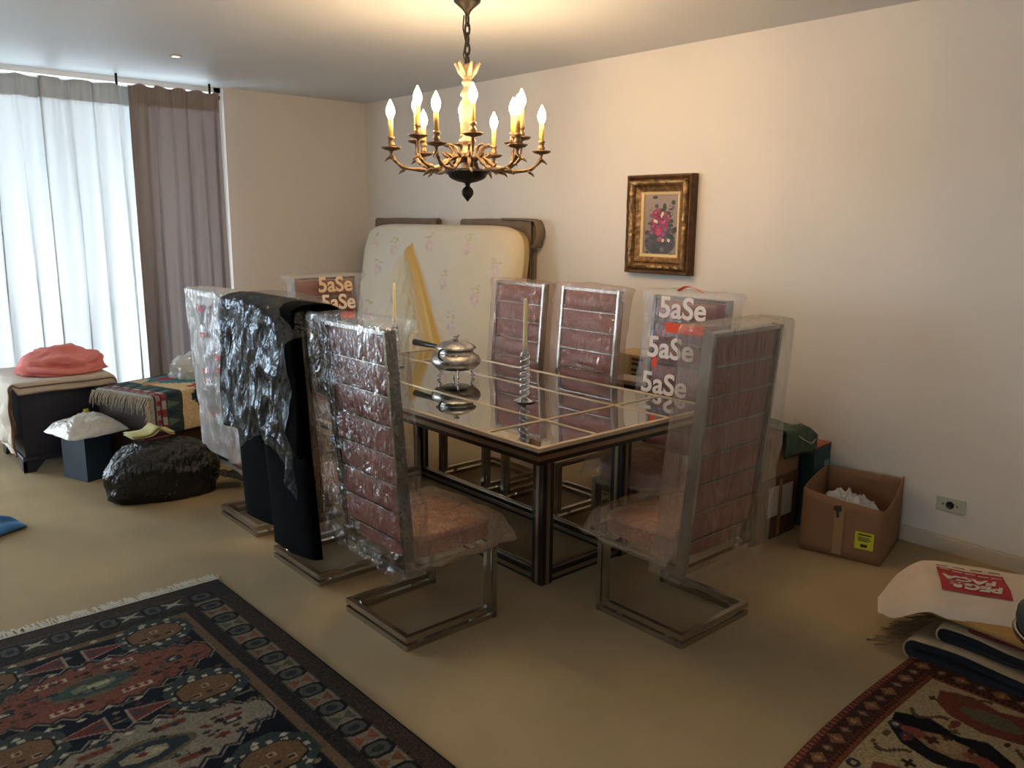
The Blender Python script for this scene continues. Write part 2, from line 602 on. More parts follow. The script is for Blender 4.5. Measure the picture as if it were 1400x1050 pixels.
fr.box((0, 0, .025), (.06, 2 * h2_, .05)).box((0, 0, z2_ - .025), (.06, 2 * h2_, .05))
fr.build('window_frame', 'window_metal', fill_win)
for k in range(4):
    q = -h2_ + (k + .5) * h2_ / 2
    if k:
        MB().box((0, q - h2_ / 4, z2_ / 2), (.05, .05, z2_ - .1)).build('mullion', 'window_metal', fill_win)
    MB().box((0, q, z2_ / 2), (.006, h2_ / 2 - .05, z2_ - .1)).build('pane', 'window_glass', fill_win)
struct(MB().box((3.5, -1.05, CEIL + 0.08), (9, 1.8, 0.16)).build('shade_slab', 'exterior_concrete'))  # unseen overhang put in to shade the top of the sheer curtain
struct(MB().box((3.5, -8.2, -0.5), (40, 16, 0.1)).build('outside_ground', 'exterior_concrete'))

# ------------------------------------------------------------------ rugs
def big_rug():
    w, h = 1.36, 2.35
    X0, Y0 = 2.875, 3.375            # world position of the corner; u runs +x, v runs +y
    c = Canvas(w, h, 0.0045, '1b1a1c')
    g = np.random.default_rng(3)
    full = np.ones(c.X.shape, bool)
    navy, brown, rust, red = '17181f', '54412f', '744635', '6a302c'
    cream, olive, grey, tan = 'a3937a', '5a5a45', '4b4a48', '6e5238'
    # distance to border
    D = np.minimum(np.minimum(c.X, w - c.X), np.minimum(c.Y, h - c.Y))
    c.put(full, navy)
    c.put((D > 0.018), '3c3028')
    c.speckle((D > 0.018) & (D < 0.09), 0.5)
    c.put((D > 0.085) & (D < 0.185), '5a4f42')
    c.put((D > 0.090) & (D < 0.18), '7a6e5b')
    # border octagons with dark outline and hourglass motifs between
    def border(cx, cy, horiz):
        a, b = (0.052, 0.040) if not horiz else (0.040, 0.052)
        c.octa(cx, cy, a, b, 0.45, '1d1b1b'); c.octa(cx, cy, a * .74, b * .72, 0.45, '4c4a42'); c.octa(cx, cy, a * .35, b * .35, 0.4, '2a2c30')
    def hour(cx, cy, horiz, k):
        col = ('6b4a33', '51503f', '7a4a3a')[k % 3]
        if horiz:
            c.poly([(cx - .03, cy - .04), (cx + .03, cy - .04), (cx, cy)], col); c.poly([(cx - .03, cy + .04), (cx + .03, cy + .04), (cx, cy)], col)
        else:
            c.poly([(cx - .04, cy - .03), (cx - .04, cy + .03), (cx, cy)], col); c.poly([(cx + .04, cy - .03), (cx + .04, cy + .03), (cx, cy)], col)
    k = 0
    y = 0.245
    while y < h - 0.2:
        for cx in (0.135, w - 0.135):
            border(cx, y, False); hour(cx, y + 0.07, False, k)
        y += 0.14; k += 1
    # the end border: dark ground with cream birds
    for e in (0, 1):
        y0 = 0.09 if e == 0 else h - 0.185
        c.rect(0.19, y0, w - 0.19, y0 + 0.095, '35312e')
        x = 0.25; k = 0
        while x < w - 0.2:
            if k % 2:
                border(x, y0 + 0.048, True)
            else:
                yy = y0 + 0.048
                c.poly([(x - .045, yy - .03), (x - .01, yy), (x - .045, yy + .03), (x + .0, yy + .012), (x + .045, yy + .028), (x + .02, yy), (x + .045, yy - .028), (x, yy - .012)], '9c937f')
            x += 0.085; k += 1
    for qx in (0, w - .19):
        for qy in (0, h - .19):
            c.rect(qx + (.018 if qx == 0 else 0), qy + (.018 if qy == 0 else 0), qx + (.19 if qx == 0 else .172), qy + (.19 if qy == 0 else .172), '332d2a')
            border(qx + (.135 if qx == 0 else .055), qy + (.135 if qy == 0 else .055), False)
    c.put((D > 0.185) & (D < 0.235), '2c2622')
    c.speckle((D > 0.185) & (D < 0.235), 0.6, 5)
    c.put((D > 0.235) & (D < 0.272), '66503b')
    c.put((D > 0.272) & (D < 0.28), '20201f')
    inn = D > 0.28
    c.put(inn, '14151d')
    cx = w / 2
    def outlined_octa(x, y, rx, ry, col, line='8f8468', dark='1d1b1b'):
        c.octa(x, y, rx + .022, ry + .022, .5, dark); c.octa(x, y, rx + .012, ry + .012, .5, line); c.octa(x, y, rx, ry, .5, col)
    rows = []
    y = 0.575; k = 0
    while y < h - 0.2:
        rows.append((y, k)); y += 0.5; k += 1
    for y, k in rows:
        main, acc = (rust, '3a4a44') if k % 2 == 0 else ('847866', '2d3236')
        # long serrated medallion
        pts = []
        for sgn in (1, -1):
            xs = np.linspace(-0.40, 0.40, 25)[::sgn]
            for i, xx in enumerate(xs):
                hgt = 0.128 * (1 - (abs(xx) / 0.42) ** 1.6) + 0.020
                pts.append((cx + xx, y + sgn * (hgt + (0.024 if i % 2 else 0))))
        c.poly([(cx + (p[0] - cx) * 1.03, y + (p[1] - y) * 1.14) for p in pts], '7d7462')
        c.poly([(cx + (p[0] - cx) * 1.02, y + (p[1] - y) * 1.09) for p in pts], '26222a')
        c.poly(pts, main)
        c.octa(cx, y, 0.155, 0.072, 0.75, '5d563f'); c.octa(cx, y, 0.135, 0.055, 0.75, acc); c.octa(cx, y, 0.07, 0.03, .6, '6c7157' if k % 2 == 0 else '8f8468')
        c.rect(cx - .05, y - .01, cx + .02, y + .012, 'a39a7c'); c.rect(cx - .01, y - .03, cx + .02, y - .018, '2b3c3c')
        for sx in (-1, 1):
            for sy in (-1, 1):
                x1, y1 = cx + sx * 0.11, y + sy * 0.10
                c.rect(x1 - .05, y1 - .012, x1 + .05, y1 + .014, 'a8987c' if k % 2 == 0 else '6b4a2f')
                for q in (-.03, 0, .03):
                    c.diamond(x1 + q, y1, .012, .014, red)
                for q in range(4):
                    c.rect(cx + sx * (.2 + .04 * q), y + sy * (.03 + .02 * (q % 2)), cx + sx * (.2 + .04 * q) + .022, y + sy * (.03 + .02 * (q % 2)) + .014, '3a231c' if k % 2 == 0 else '4a3326')
            c.rect(cx + sx * 0.27 - .028, y - .016, cx + sx * .27 + .028, y + .018, '2b3033'); c.rect(cx + sx * .27 - .016, y - .008, cx + sx * .27 + .016, y + .008, 'a39a84')
    rn0 = random.Random(17)
    for q in range(420):       # small scattered woven motifs
        x, y = 0.30 + rn0.random() * (w - .6), 0.30 + rn0.random() * (h - .6)
        i, j = int(x / c.res), int(y / c.res)
        b_ = c.a[j, i].sum()
        if b_ > .12:
            col = rn0.choice(['2a201c', '3b2a26', '4a3a30', '6a302c', '2c3436'])
        else:
            col = rn0.choice(['6f6552', '56392e', '3c4844', '8a7d66', '5a4436'])
        a_ = .006 + rn0.random() * .010
        m_ = rn0.random()
        if m_ < .4: c.rect(x - a_ * 1.5, y - a_ * .45, x + a_ * 1.5, y + a_ * .45, col); c.rect(x - a_ * .5, y - a_, x + a_ * .5, y + a_, col)
        elif m_ < .7: c.diamond(x, y, a_ * 1.6, a_ * 1.1, col)
        else: c.rect(x - a_ * 2.2, y - .004, x + a_ * 2.2, y + .004, col); c.rect(x - a_ * 2.2, y - a_, x - a_ * 2.2 + .007, y + a_, col)
    # octagons in the gaps
    y = 0.34; k = 0
    while y < h - 0.15:
        for sx in (-1, 1):
            x = cx + sx * 0.285
            c.octa(x, y, 0.135, 0.12, .6, '343c38')
            # serrated cream outline
            for q in range(14):
                a = 2 * PI * q / 14
                c.rect(x + .107 * math.cos(a) - .010, y + .078 * math.sin(a) - .008, x + .107 * math.cos(a) + .010, y + .078 * math.sin(a) + .008, 'ab9f84')
            c.octa(x, y, 0.102, 0.070, .5, '1f1a18'); c.octa(x, y, 0.094, 0.063, .5, tan)
            for q in (-.045, 0, .045):
                c.rect(x + q - .014, y - .026 + abs(q), x + q + .014, y - .006 + abs(q), 'a08a68'); c.rect(x + q - .007, y - .021 + abs(q), x + q + .007, y - .011 + abs(q), '5a2f26')
                c.rect(x + q - .012, y + .020, x + q + .012, y + .036, '3a2a22')
        for sx in (-1, 1):
            x = cx + sx * 0.115
            c.poly([(x - sx * .085, y - .045), (x + sx * .075, y), (x - sx * .085, y + .05)], '8f7f6c')
            c.poly([(x - sx * .075, y - .036), (x + sx * .06, y), (x - sx * .075, y + .04)], '6b302c')
            c.poly([(x - sx * .07, y - .014), (x - sx * .01, y), (x - sx * .07, y + .016)], '39433f')
        for q in range(9):
            xx = cx - 0.36 + 0.09 * q
            for s2 in (-1, 1):
                yy = y + s2 * (.085 + .012 * math.sin(q * 2.1))
                c.poly([(xx - .016, yy), (xx, yy - .012), (xx + .018, yy + .002), (xx, yy + .008)], 'aaa08a')
        y += 0.5; k += 1
    c.speckle(full, 0.2, 9)
    c.a *= .86
    def pos(x, y):
        z = 0.012 + 0.0025 * np.sin(x * 3.1 + 1) * np.sin(y * 2.3)
        e = np.minimum(np.minimum(x, w - x), np.minimum(y, h - y))
        z = np.where(e < 0.006, 0.001, z)
        return np.stack([X0 + x + 0.012 * np.sin(y * 1.4 + 2.2), Y0 + y, z], -1)
    t = thing('area_rug', 'large dark navy and rust patterned rug with octagon border on the carpet', 'rug', (X0 + w / 2, Y0 + h / 2, 0))
    me = c.mesh('rug_pile', lambda x, y: pos(x, y) - np.array([X0 + w / 2, Y0 + h / 2, 0]))
    link('rug_pile', me, 'woven', t, True)
    f = MB()
    rn = random.Random(2)
    for i in range(300):
        x = 0.01 + (w - 0.02) * i / 299
        ln = 0.055 + rn.random() * 0.03
        dx = (rn.random() - .5) * 0.03
        wd = 0.0035
        p = Vector((x - w / 2, -h / 2 + 0.004, 0.010)); q = Vector((x + dx - w / 2, -h / 2 - ln * .5, 0.006)); e = Vector((x + dx * 1.8 - w / 2, -h / 2 - ln, 0.002))
        f.add([p - Vector((wd / 2, 0, 0)), p + Vector((wd / 2, 0, 0)), q - Vector((wd / 2, 0, 0)), q + Vector((wd / 2, 0, 0)), e - Vector((wd, 0, 0)), e + Vector((wd, 0, 0))], [(0, 1, 3, 2), (2, 3, 5, 4)])
    fo = f.build('fringe', 'fringe', t)
    fo['kind'] = 'stuff'
    solidify(fo, 0.002)

def small_rug():
    w, h = 1.35, 0.95
    X0, Y0 = 1.165, 5.70
    c = Canvas(w, h, 0.004, '9c8763')
    D = np.minimum(np.minimum(c.X, w - c.X), np.minimum(c.Y, h - c.Y))
    full = D > -1
    c.put(D < 0.125, '5a3226')
    c.put(D < 0.008, '2a1815')
    per = np.where(np.minimum(c.X, w - c.X) < np.minimum(c.Y, h - c.Y), c.Y, c.X)
    c.put((D > 0.008) & (D < 0.026) & ((per % 0.022) < 0.011), '8a5140')
    c.put((D > 0.098) & (D < 0.112) & ((per % 0.020) < 0.010), '2e1c18')
    c.put((D > 0.112) & (D < 0.122), '6e3f2a')
    c.put((D > 0.03) & (D < 0.095), '3f2a24')
    ph = (per % 0.13) / 0.13
    dd = (D - 0.062) / 0.03
    c.put((np.abs(ph - .5) * 4 + np.abs(dd)) < 1.0, '7c5538')
    c.put((np.abs(ph - .5) * 5 + np.abs(dd)) < 0.5, '93704c')
    c.put(((np.minimum(ph, 1 - ph)) * 5 + np.abs(dd)) < 0.75, '6a4a3a')
    c.put(((np.minimum(ph, 1 - ph)) * 7 + np.abs(dd)) < 0.45, '8a7660')
    c.speckle(D < 0.125, 0.45, 4)
    dk, rd, gr, nv = '3c2a1e', '6a382b', '4f4a38', '1b1a1c'
    def medal(cx, cy, a, b, col, inner):
        c.poly([(cx - a, cy - b * .5), (cx - a * .62, cy - b), (cx + a * .2, cy - b * .9), (cx + a * .75, cy - b * .55), (cx + a, cy), (cx + a * .72, cy + b * .6), (cx + a * .2, cy + b), (cx - a * .5, cy + b * .9), (cx - a, cy + b * .4), (cx - a * .7, cy)], col)
        c.octa(cx, cy, a * .42, b * .5, .6, inner)
    medal(0.245, 0.36, 0.10, 0.185, rd, '5d5540')
    medal(0.245, 0.74, 0.09, 0.15, rd, '5d5540')
    medal(0.50, 0.32, 0.115, 0.19, nv, '8a6a4a')
    c.diamond(0.50, 0.22, 0.03, 0.07, '7a4434'); c.diamond(0.50, 0.32, 0.05, 0.05, '9a7c58'); c.diamond(.5, .42, .03, .07, '7a4434')
    medal(0.80, 0.36, 0.10, 0.17, rd, '5d5540')
    medal(1.06, 0.36, 0.10, 0.17, nv, '8a6a4a')
    medal(0.52, 0.72, 0.10, 0.14, nv, '8a6a4a')
    for (x, y) in ((.33, .17), (.37, .22), (.62, .16), (.66, .2), (.9, .17)):
        c.octa(x + .17, y - .01, .022, .02, .5, '35323a'); c.octa(x + .17, y - .01, .009, .009, .5, '9c8763')
    rn = random.Random(8)
    for q in range(70):
        x, y = 0.14 + rn.random() * (w - .28), 0.14 + rn.random() * (h - .28)
        s = 0.008 + rn.random() * 0.008
        col = rn.choice([dk, rd, gr, '5b4630'])
        i, j = int(x / c.res), int(y / c.res)
        if c.a[j, i, 0] > 0.15:
            if q % 2: c.rect(x - s * 1.6, y - s * .5, x + s * 1.6, y + s * .5, col); c.rect(x - s * .5, y - s * 1.4, x + s * .5, y + s * 1.4, col)
            else: c.octa(x, y, s * 1.5, s, .5, col)
    # curled "S" figures
    for (x, y) in ((0.375, 0.21), (0.36, 0.52), (0.64, 0.2), (0.165, 0.27), (0.66, .5)):
        for q in range(12):
            t = q / 11
            c.rect(x + .028 * math.sin(t * 5) - .009, y - .05 + .1 * t - .006, x + .028 * math.sin(t * 5) + .009, y - .05 + .1 * t + .006, '54402c')
    c.speckle(full, 0.15, 6)
    t = thing('patterned_rug', 'small rug with tan field and reddish brown border beside the folded rug pile', 'rug', (X0 + w / 2, Y0 + h / 2, 0))
    def pos(x, y):
        z = 0.011 + 0.002 * np.sin(x * 4) * np.sin(y * 5)
        e = np.minimum(np.minimum(x, w - x), np.minimum(y, h - y))
        z = np.where(e < 0.006, 0.001, z)
        bow = 0.085 * (x / w) ** 1.0 - 0.035 * np.sin(PI * x / w)
        return np.stack([x - w / 2 - 0.02 * y / h, y - h / 2 + bow * (1 - y / h) , z], -1)
    link('rug_pile', c.mesh('rug_pile', pos), 'woven', t, True)
    f = MB()
    for i in range(46):
        y = 0.0 + h * i / 45
        f.tube([(-w / 2 + 0.004 - .02 * y / h, y - h / 2, 0.006), (-w / 2 - 0.02, y - h / 2 + rn.uniform(-.01, .01), 0.004), (-w / 2 - 0.035 - rn.random() * .02, y - h / 2 + rn.uniform(-.02, .02), 0.003)], 0.0018, 4)
    fo = f.build('fringe', 'fringe_dark', t)
    fo['kind'] = 'stuff'

big_rug()
small_rug()

# ------------------------------------------------------------------ dining table
TX, TY, TZ = 1.53, 3.49, 0.742
HX, HY = 0.575, 1.138
tb = thing('dining_table', 'large smoked glass dining table with dark and bronze frame under the chandelier', 'table', (TX, TY, 0))
sx1, sy1 = 0.232, 0.805            # inlay grid positions
# rim and grid strips
def strip(name, a, b, w, z0, z1, m):
    a = Vector(a); b = Vector(b)
    mb = MB()
    mb.bar((a.x, a.y, (z0 + z1) / 2), (b.x, b.y, (z0 + z1) / 2), w, z1 - z0)
    return mb.build(name, m, tb)
rw = 0.022
for s in (-1, 1):
    strip('rim_strip', (s * (HX - rw / 2), -HY, 0), (s * (HX - rw / 2), HY, 0), rw, TZ - 0.014, TZ + 0.002, 'table_edge')
    strip('rim_strip', (-HX + rw, s * (HY - rw / 2), 0), (HX - rw, s * (HY - rw / 2), 0), rw, TZ - 0.014, TZ + 0.002, 'table_edge')
    strip('inlay_strip', (s * sx1, -HY + rw, 0), (s * sx1, HY - rw, 0), 0.018, TZ - 0.012, TZ + 0.0015, 'table_edge')
    strip('inlay_strip', (-HX + rw, s * sy1, 0), (HX - rw, s * sy1, 0), 0.018, TZ - 0.012, TZ + 0.0018, 'table_edge')
xs = [-HX + rw, -sx1 - .009, -sx1 + .009, sx1 - .009, sx1 + .009, HX - rw]
ys = [-HY + rw, -sy1 - .009, -sy1 + .009, sy1 - .009, sy1 + .009, HY - rw]
for i in range(3):
    for j in range(3):
        a, b, e, f = xs[2 * i], xs[2 * i + 1], ys[2 * j], ys[2 * j + 1]
        MB().box(((a + b) / 2, (e + f) / 2, TZ - 0.005), (b - a, f - e, 0.008)).build('glass_panel', 'smoked_glass', tb)
def ring(name, hx, hy, w, z0, z1, m):
    mb = MB()
    for s in (-1, 1):
        mb.box((s * (hx - w / 2), 0, (z0 + z1) / 2), (w, 2 * hy, z1 - z0))
        mb.box((0, s * (hy - w / 2), (z0 + z1) / 2), (2 * (hx - w), w, z1 - z0))
    return mb.build(name, m, tb)
ring('dark_edge_band', HX - 0.002, HY - 0.002, 0.03, TZ - 0.030, TZ - 0.014, 'table_dark')
ring('bronze_edge_band', HX - 0.008, HY - 0.008, 0.03, TZ - 0.052, TZ - 0.030, 'table_bronze')
ring('apron', HX - 0.02, HY - 0.02, 0.035, TZ - 0.074, TZ - 0.052, 'table_dark')
BX, BY, LW = 0.29, 0.868, 0.066
for sx in (-1, 1):
    for sy in (-1, 1):
        cx, cy = sx * (BX - LW / 2), sy * (BY - LW / 2)
        lg = MB().box((cx, cy, 0.335), (LW, LW, 0.67)).build('leg', 'table_dark', tb)
        for ax in (0, 1):
            for s in (-1, 1):
                off = s * (LW / 2 + 0.0015)
                if ax == 0:
                    MB().box((cx + off, cy, 0.335), (0.004, 0.018, 0.66)).build('metal_strip', 'table_bronze', lg)
                else:
                    MB().box((cx, cy + off, 0.335), (0.018, 0.004, 0.66)).build('metal_strip', 'table_bronze', lg)
def rail(a, b, z):
    a = Vector(a); b = Vector(b)
    rl = MB().bar((a.x, a.y, z), (b.x, b.y, z), 0.05, 0.055).build('rail', 'table_dark', tb)
    sd = (b - a).normalized().cross(Vector((0, 0, 1)))
    for s in (-1, 1):
        o = sd * (s * 0.0265)
        MB().bar((a.x + o.x, a.y + o.y, z - .004), (b.x + o.x, b.y + o.y, z - .004), 0.004, 0.018).build('metal_strip', 'table_bronze', rl)
        o = sd * (s * 0.012)
        MB().bar((a.x + o.x, a.y + o.y, z + .0285), (b.x + o.x, b.y + o.y, z + .0285), 0.010, 0.004).build('metal_strip', 'table_bronze', rl)
for z in (0.03, 0.648):
    for s in (-1, 1):
        rail((s * (BX - LW / 2), -BY + LW, 0), (s * (BX - LW / 2), BY - LW, 0), z)
        rail((-BX + LW, s * (BY - LW / 2), 0), (BX - LW, s * (BY - LW / 2), 0), z)
MB().box((0, 0, 0.671), (0.9, 1.9, 0.008)).build('glass_support', 'smoked_glass', tb) if False else None
for s in (-1, 1):
    MB().box((0, s * (BY - LW / 2), 0.668 - .0), (2 * HX - 0.08, 0.04, 0.018)).build('cross_beam', 'table_dark', tb)

# ------------------------------------------------------------------ things on the table
def tureen(x, y):
    z0 = TZ + 0.002
    t = thing('tureen', 'engraved silver lidded tureen on curled feet on the glass table', 'tureen', (x, y, z0), math.radians(15))
    body = MB().lathe([(0.02, .040), (.07, .042), (.110, .054), (.134, .078), (.139, .096), (.130, .116), (.110, .130), (.099, .138), (.095, .148), (.101, .157), (.113, .163), (.113, .167), (.10, .168)], 40)
    body.build('bowl', 'silver', t, True)
    lid = MB().lathe([(.110, .168), (.108, .172), (.096, .182), (.07, .196), (.045, .204), (.024, .208), (.018, .212)], 40).build('lid', 'silver', t, True)
    MB().lathe([(.010, .208), (.012, .214), (.007, .218), (.016, .225), (.018, .231), (.008, .236), (.003, .237)], 16, lobes=5, lobe=.18).build('knob', 'silver_plain', lid, True)
    for k in range(4):
        a = PI / 4 + k * PI / 2
        e = Vector((math.cos(a), math.sin(a), 0))
        pts = [e * .085 + Vector((0, 0, .055)), e * .094 + Vector((0, 0, .044)), e * .082 + Vector((0, 0, .032)), e * .092 + Vector((0, 0, .020)), e * .104 + Vector((0, 0, .010)), e * .090 + Vector((0, 0, .004)), e * .084 + Vector((0, 0, .010))]
        MB().tube(pts, [.007, .006, .005, .005, .005, .004, .003], 8).build('foot', 'silver_plain', t, True)
    for s in (-1, 1):
        pts = []
        for q in range(13):
            a = -PI / 2 + PI * q / 12
            pts.append((s * (.118 + .034 * math.cos(a)), 0, .140 + .028 * math.sin(a)))
        MB().tube(pts, .005, 8).build('handle', 'dark_bronze', t, True)
    h = MB().tube([(-.02, -.115, .150), (-.03, -.15, .152), (-.06, -.24, .150), (-.10, -.38, .150)], [.008, .011, .015, .019], 10).build('side_handle', 'dark_handle', t, True)
    h['label'] = 'black tapered side handle'
tureen(1.452, 3.258)

def candlestick(x, y, label, lab2):
    z0 = TZ + 0.002
    t = thing('candlestick', label, 'candlestick', (x, y, z0), 0.3, 'twisted silver candlesticks')
    MB().lathe([(.052, 0), (.055, .004), (.040, .010), (.022, .016), (.012, .022), (.010, .03)], 6).build('base', 'silver_plain', t, 'auto')
    for k in range(2):
        pts = []
        for q in range(73):
            s = q / 72
            a = 2 * PI * (s * 3.5 + k / 2)
            pts.append((.0185 * math.cos(a), .0185 * math.sin(a), .022 + .205 * s))
        MB().tube(pts, .0085, 8).build('twisted_strand', 'crystal_silver', t, True)
    MB().lathe([(.010, .224), (.020, .228), (.022, .234), (.013, .240), (.014, .252), (.011, .253)], 12).build('socket', 'silver_plain', t, True)
    c = MB().lathe([(.0115, .0), (.011, .02), (.0092, .19), (.0085, .232), (.004, .242), (.001, .243)], 14)
    cn = thing('taper_candle', lab2, 'candle', (x, y, z0 + 0.2535), 0, 'taper candles in candlesticks')
    c.build('wax', 'wax', cn, True)
    MB().tube([(0, 0, .240), (.001, 0, .247), (.002, .001, .252)], .0012, 6).build('wick', 'ink', cn, True)
candlestick(1.575, 3.961, 'twisted silver candlestick standing at the near end of the glass table', 'tall cream taper candle at the near end of the table')
candlestick(1.52, 2.76, 'twisted silver candlestick at the far end of the table, half hidden by the front chair', 'tall cream taper candle at the far end of the table, before the mattress')

# ------------------------------------------------------------------ chairs
SW = 0.2225
BACK0, BACK1 = Vector((0, -0.195, 0.30)), Vector((0, -0.268, 1.222))
def backp(z):
    t = (z - BACK0.z) / (BACK1.z - BACK0.z)
    return BACK0.y + (BACK1.y - BACK0.y) * t
CACHE = {}
def cached(key, fn):
    if key not in CACHE:
        CACHE[key] = fn()
    return CACHE[key]
def side_frame(s):
    m = MB()
    x = s * (SW - 0.011)
    bw, bh = 0.022, 0.022
    # outer and inner nested strips with a small gap
    m.bar((x, -0.222, 0.012), (x, 0.222, 0.012), bw, bh)
    m.bar((x, -0.222, 0.047), (x, 0.187, 0.047), bw, bh)
    m.bar((x, 0.211, 0.0), (x, 0.211, 0.322), bw, 0.022, (0, 1, 0))
    m.bar((x, 0.178, 0.036), (x, 0.178, 0.300), bw, 0.020, (0, 1, 0))
    m.bar((x, -0.215, 0.311), (x, 0.222, 0.311), bw, bh)
    for y in (-0.15, 0.1):
        m.bar((x, y, 0.02), (x, y, 0.04), 0.012, 0.02)
    m.bar((x, 0.185, 0.03), (x, 0.205, 0.03), 0.012, 0.012)
    return m.mesh('side_frame')
def seat_mesh():
    bm = bmesh.new()
    bmesh.ops.create_cube(bm, size=1)
    bmesh.ops.subdivide_edges(bm, edges=bm.edges[:], cuts=9, use_grid_fill=True)
    for v in bm.verts:
        x, y, z = v.co * 2
        p = 5.0
        k = (abs(x) ** p + abs(y) ** p) ** (1 / p)
        m = max(abs(x), abs(y), 1e-6)
        x2, y2 = x * m / max(k, 1e-6), y * m / max(k, 1e-6)
        zz = z * (0.045 - 0.012 * max(abs(x), abs(y)) ** 4)
        if z > 0:
            zz += 0.012 * (1 - x * x) * (1 - y * y)
        v.co = Vector((x2 * 0.215, 0.02 + y2 * 0.212, 0.385 + zz))
    me = bpy.data.meshes.new('seat'); bm.to_mesh(me); bm.free()
    return me
ZB = [1.205, 1.093, 0.981, 0.869, 0.757, 0.645, 0.533, 0.421]
def panel_mesh(i):
    z1, z0 = ZB[i], ZB[i + 1]
    def f(a, b):
        x = -0.188 + 0.376 * a
        return None
    m = MB()
    nu, nv = 9, 7
    for face in (1, -1):
        vs = []
        for j in range(nv):
            for k in range(nu):
                a, b = k / (nu - 1) * 2 - 1, j / (nv - 1) * 2 - 1
                z = (z0 + z1) / 2 + b * (z1 - z0 - 0.010) / 2
                puff = (1 - a ** 6) * (1 - abs(b) ** 3)
                th = (0.006 + 0.020 * puff) if face > 0 else (0.008 + 0.006 * puff)
                vs.append((a * 0.200, backp(z) + 0.004 + face * th, z))
        fs = []
        for j in range(nv - 1):
            for k in range(nu - 1):
                q = (j * nu + k, j * nu + k + 1, (j + 1) * nu + k + 1, (j + 1) * nu + k)
                fs.append(q if face < 0 else q[::-1])
        m.add(vs, fs)
    return m.mesh('back_panel')

def ridged(x, y, z, seed):
    return 1 - abs(2 * mnoise.noise(Vector((x, y, z + seed * 7.3))))

def sleeve(seed, z0=0.33, z1=1.245, hw=0.25, hd=0.045, yoff=0.0, amp=0.012, ears=0.03, flare=0.0, fwd=0.0, seg=72, rows=64, zbot_wave=0.02, freq=9.0, stretch=0.3, xoff=0.0):
    """loose film sleeve pulled over a backrest, closed at the top"""
    m = MB()
    rn = random.Random(seed)
    def sect(a):
        # rounded rectangle perimeter, a in 0..1
        ang = 2 * PI * a
        cx, sy = math.cos(ang), math.sin(ang)
        p = 0.32
        return math.copysign(abs(cx) ** p, cx), math.copysign(abs(sy) ** p, sy)
    def f(a, b):
        cx, sy = sect(a)
        zb = z0 + zbot_wave * nz(cx * 2, sy, seed)
        zt = z1
        if b < 0.9:
            z = zb + (zt - zb) * (b / 0.9)
            sh = 1.0
        else:
            q = (b - 0.9) / 0.1
            z = zt + 0.012 * math.sin(q * PI / 2)
            sh = 1 - q
        t = max(0.0, (z - zb) / (zt - zb))
        top = max(0.0, (t - 0.86) / 0.14)
        w = hw + ears * top ** 2 + flare * (1 - t) ** 3
        dd = hd + 0.02 * (1 - t) + fwd * top ** 2 * (1 if sy > 0 else 0)
        x = cx * w
        y = sy * dd
        n1 = ridged(x * freq, y * freq * 1.2, z * freq * stretch, seed)
        n2 = ridged(x * freq * 2.3 + 5, y * freq * 2.3, z * freq * 0.9, seed + 3)
        disp = amp * (n1 - 0.35) + amp * 0.55 * (n2 - 0.35)
        if sh < 1:
            disp *= 0.5 + 0.5 * sh
            x *= sh * .999 + .001; y *= sh * .999 + .001
        nx_, ny_ = (cx * 0.6, sy) if abs(cx) < 0.98 else (cx, sy * 0.6)
        x += nx_ * disp; y += ny_ * disp
        return (x + xoff * (1 - .5 * t), backp(min(z, 1.26)) + yoff + y, z + (0.008 * nz(x * 14, y * 14, seed) if b >= 0.88 else 0))
    m.grid(seg, rows, f, closed_u=True)
    return m

def seat_cover(seed, drop=0.10, out=0.045, amp=0.014):
    m = MB()
    nu, nv = 44, 40
    def f(a, b):
        x, y = (a * 2 - 1) * 1.32, (b * 2 - 1) * 1.30
        ox, oy = max(0, abs(x) - 1), max(0, abs(y) - 1)
        cx, cy = max(-1, min(1, x)), max(-1, min(1, y))
        X = math.copysign(abs(cx) * 0.225 + out * min(1, ox * 3.2) * (0.5 + .5 * (ox * 3)), cx)
        Y = 0.02 + math.copysign(abs(cy) * 0.222 + out * min(1, oy * 3.2) * (0.5 + .5 * (oy * 3)), cy)
        Z = 0.445 + 0.008 * (1 - cx * cx) * (1 - cy * cy) - (drop / 0.3) * max(ox, oy) * (1 + .25 * nz(x * 3, y * 3, seed))
        n1 = ridged(x * 2.6, y * 2.6, 0.5, seed); n2 = ridged(x * 6 + 3, y * 5, 0.7, seed + 1)
        k = amp * (n1 - .3) + amp * .6 * (n2 - .3)
        if ox or oy:
            X += math.copysign(k, x) * (1 if ox else 0); Y += math.copysign(k, y) * (1 if oy else 0)
            Z += k * .3
        else:
            Z += max(-.002, k)
        if Y < -0.165: Y = -0.165 + (Y + 0.165) * 0.12
        return (X, Y, Z)
    m.grid(nu, nv, f)
    return m

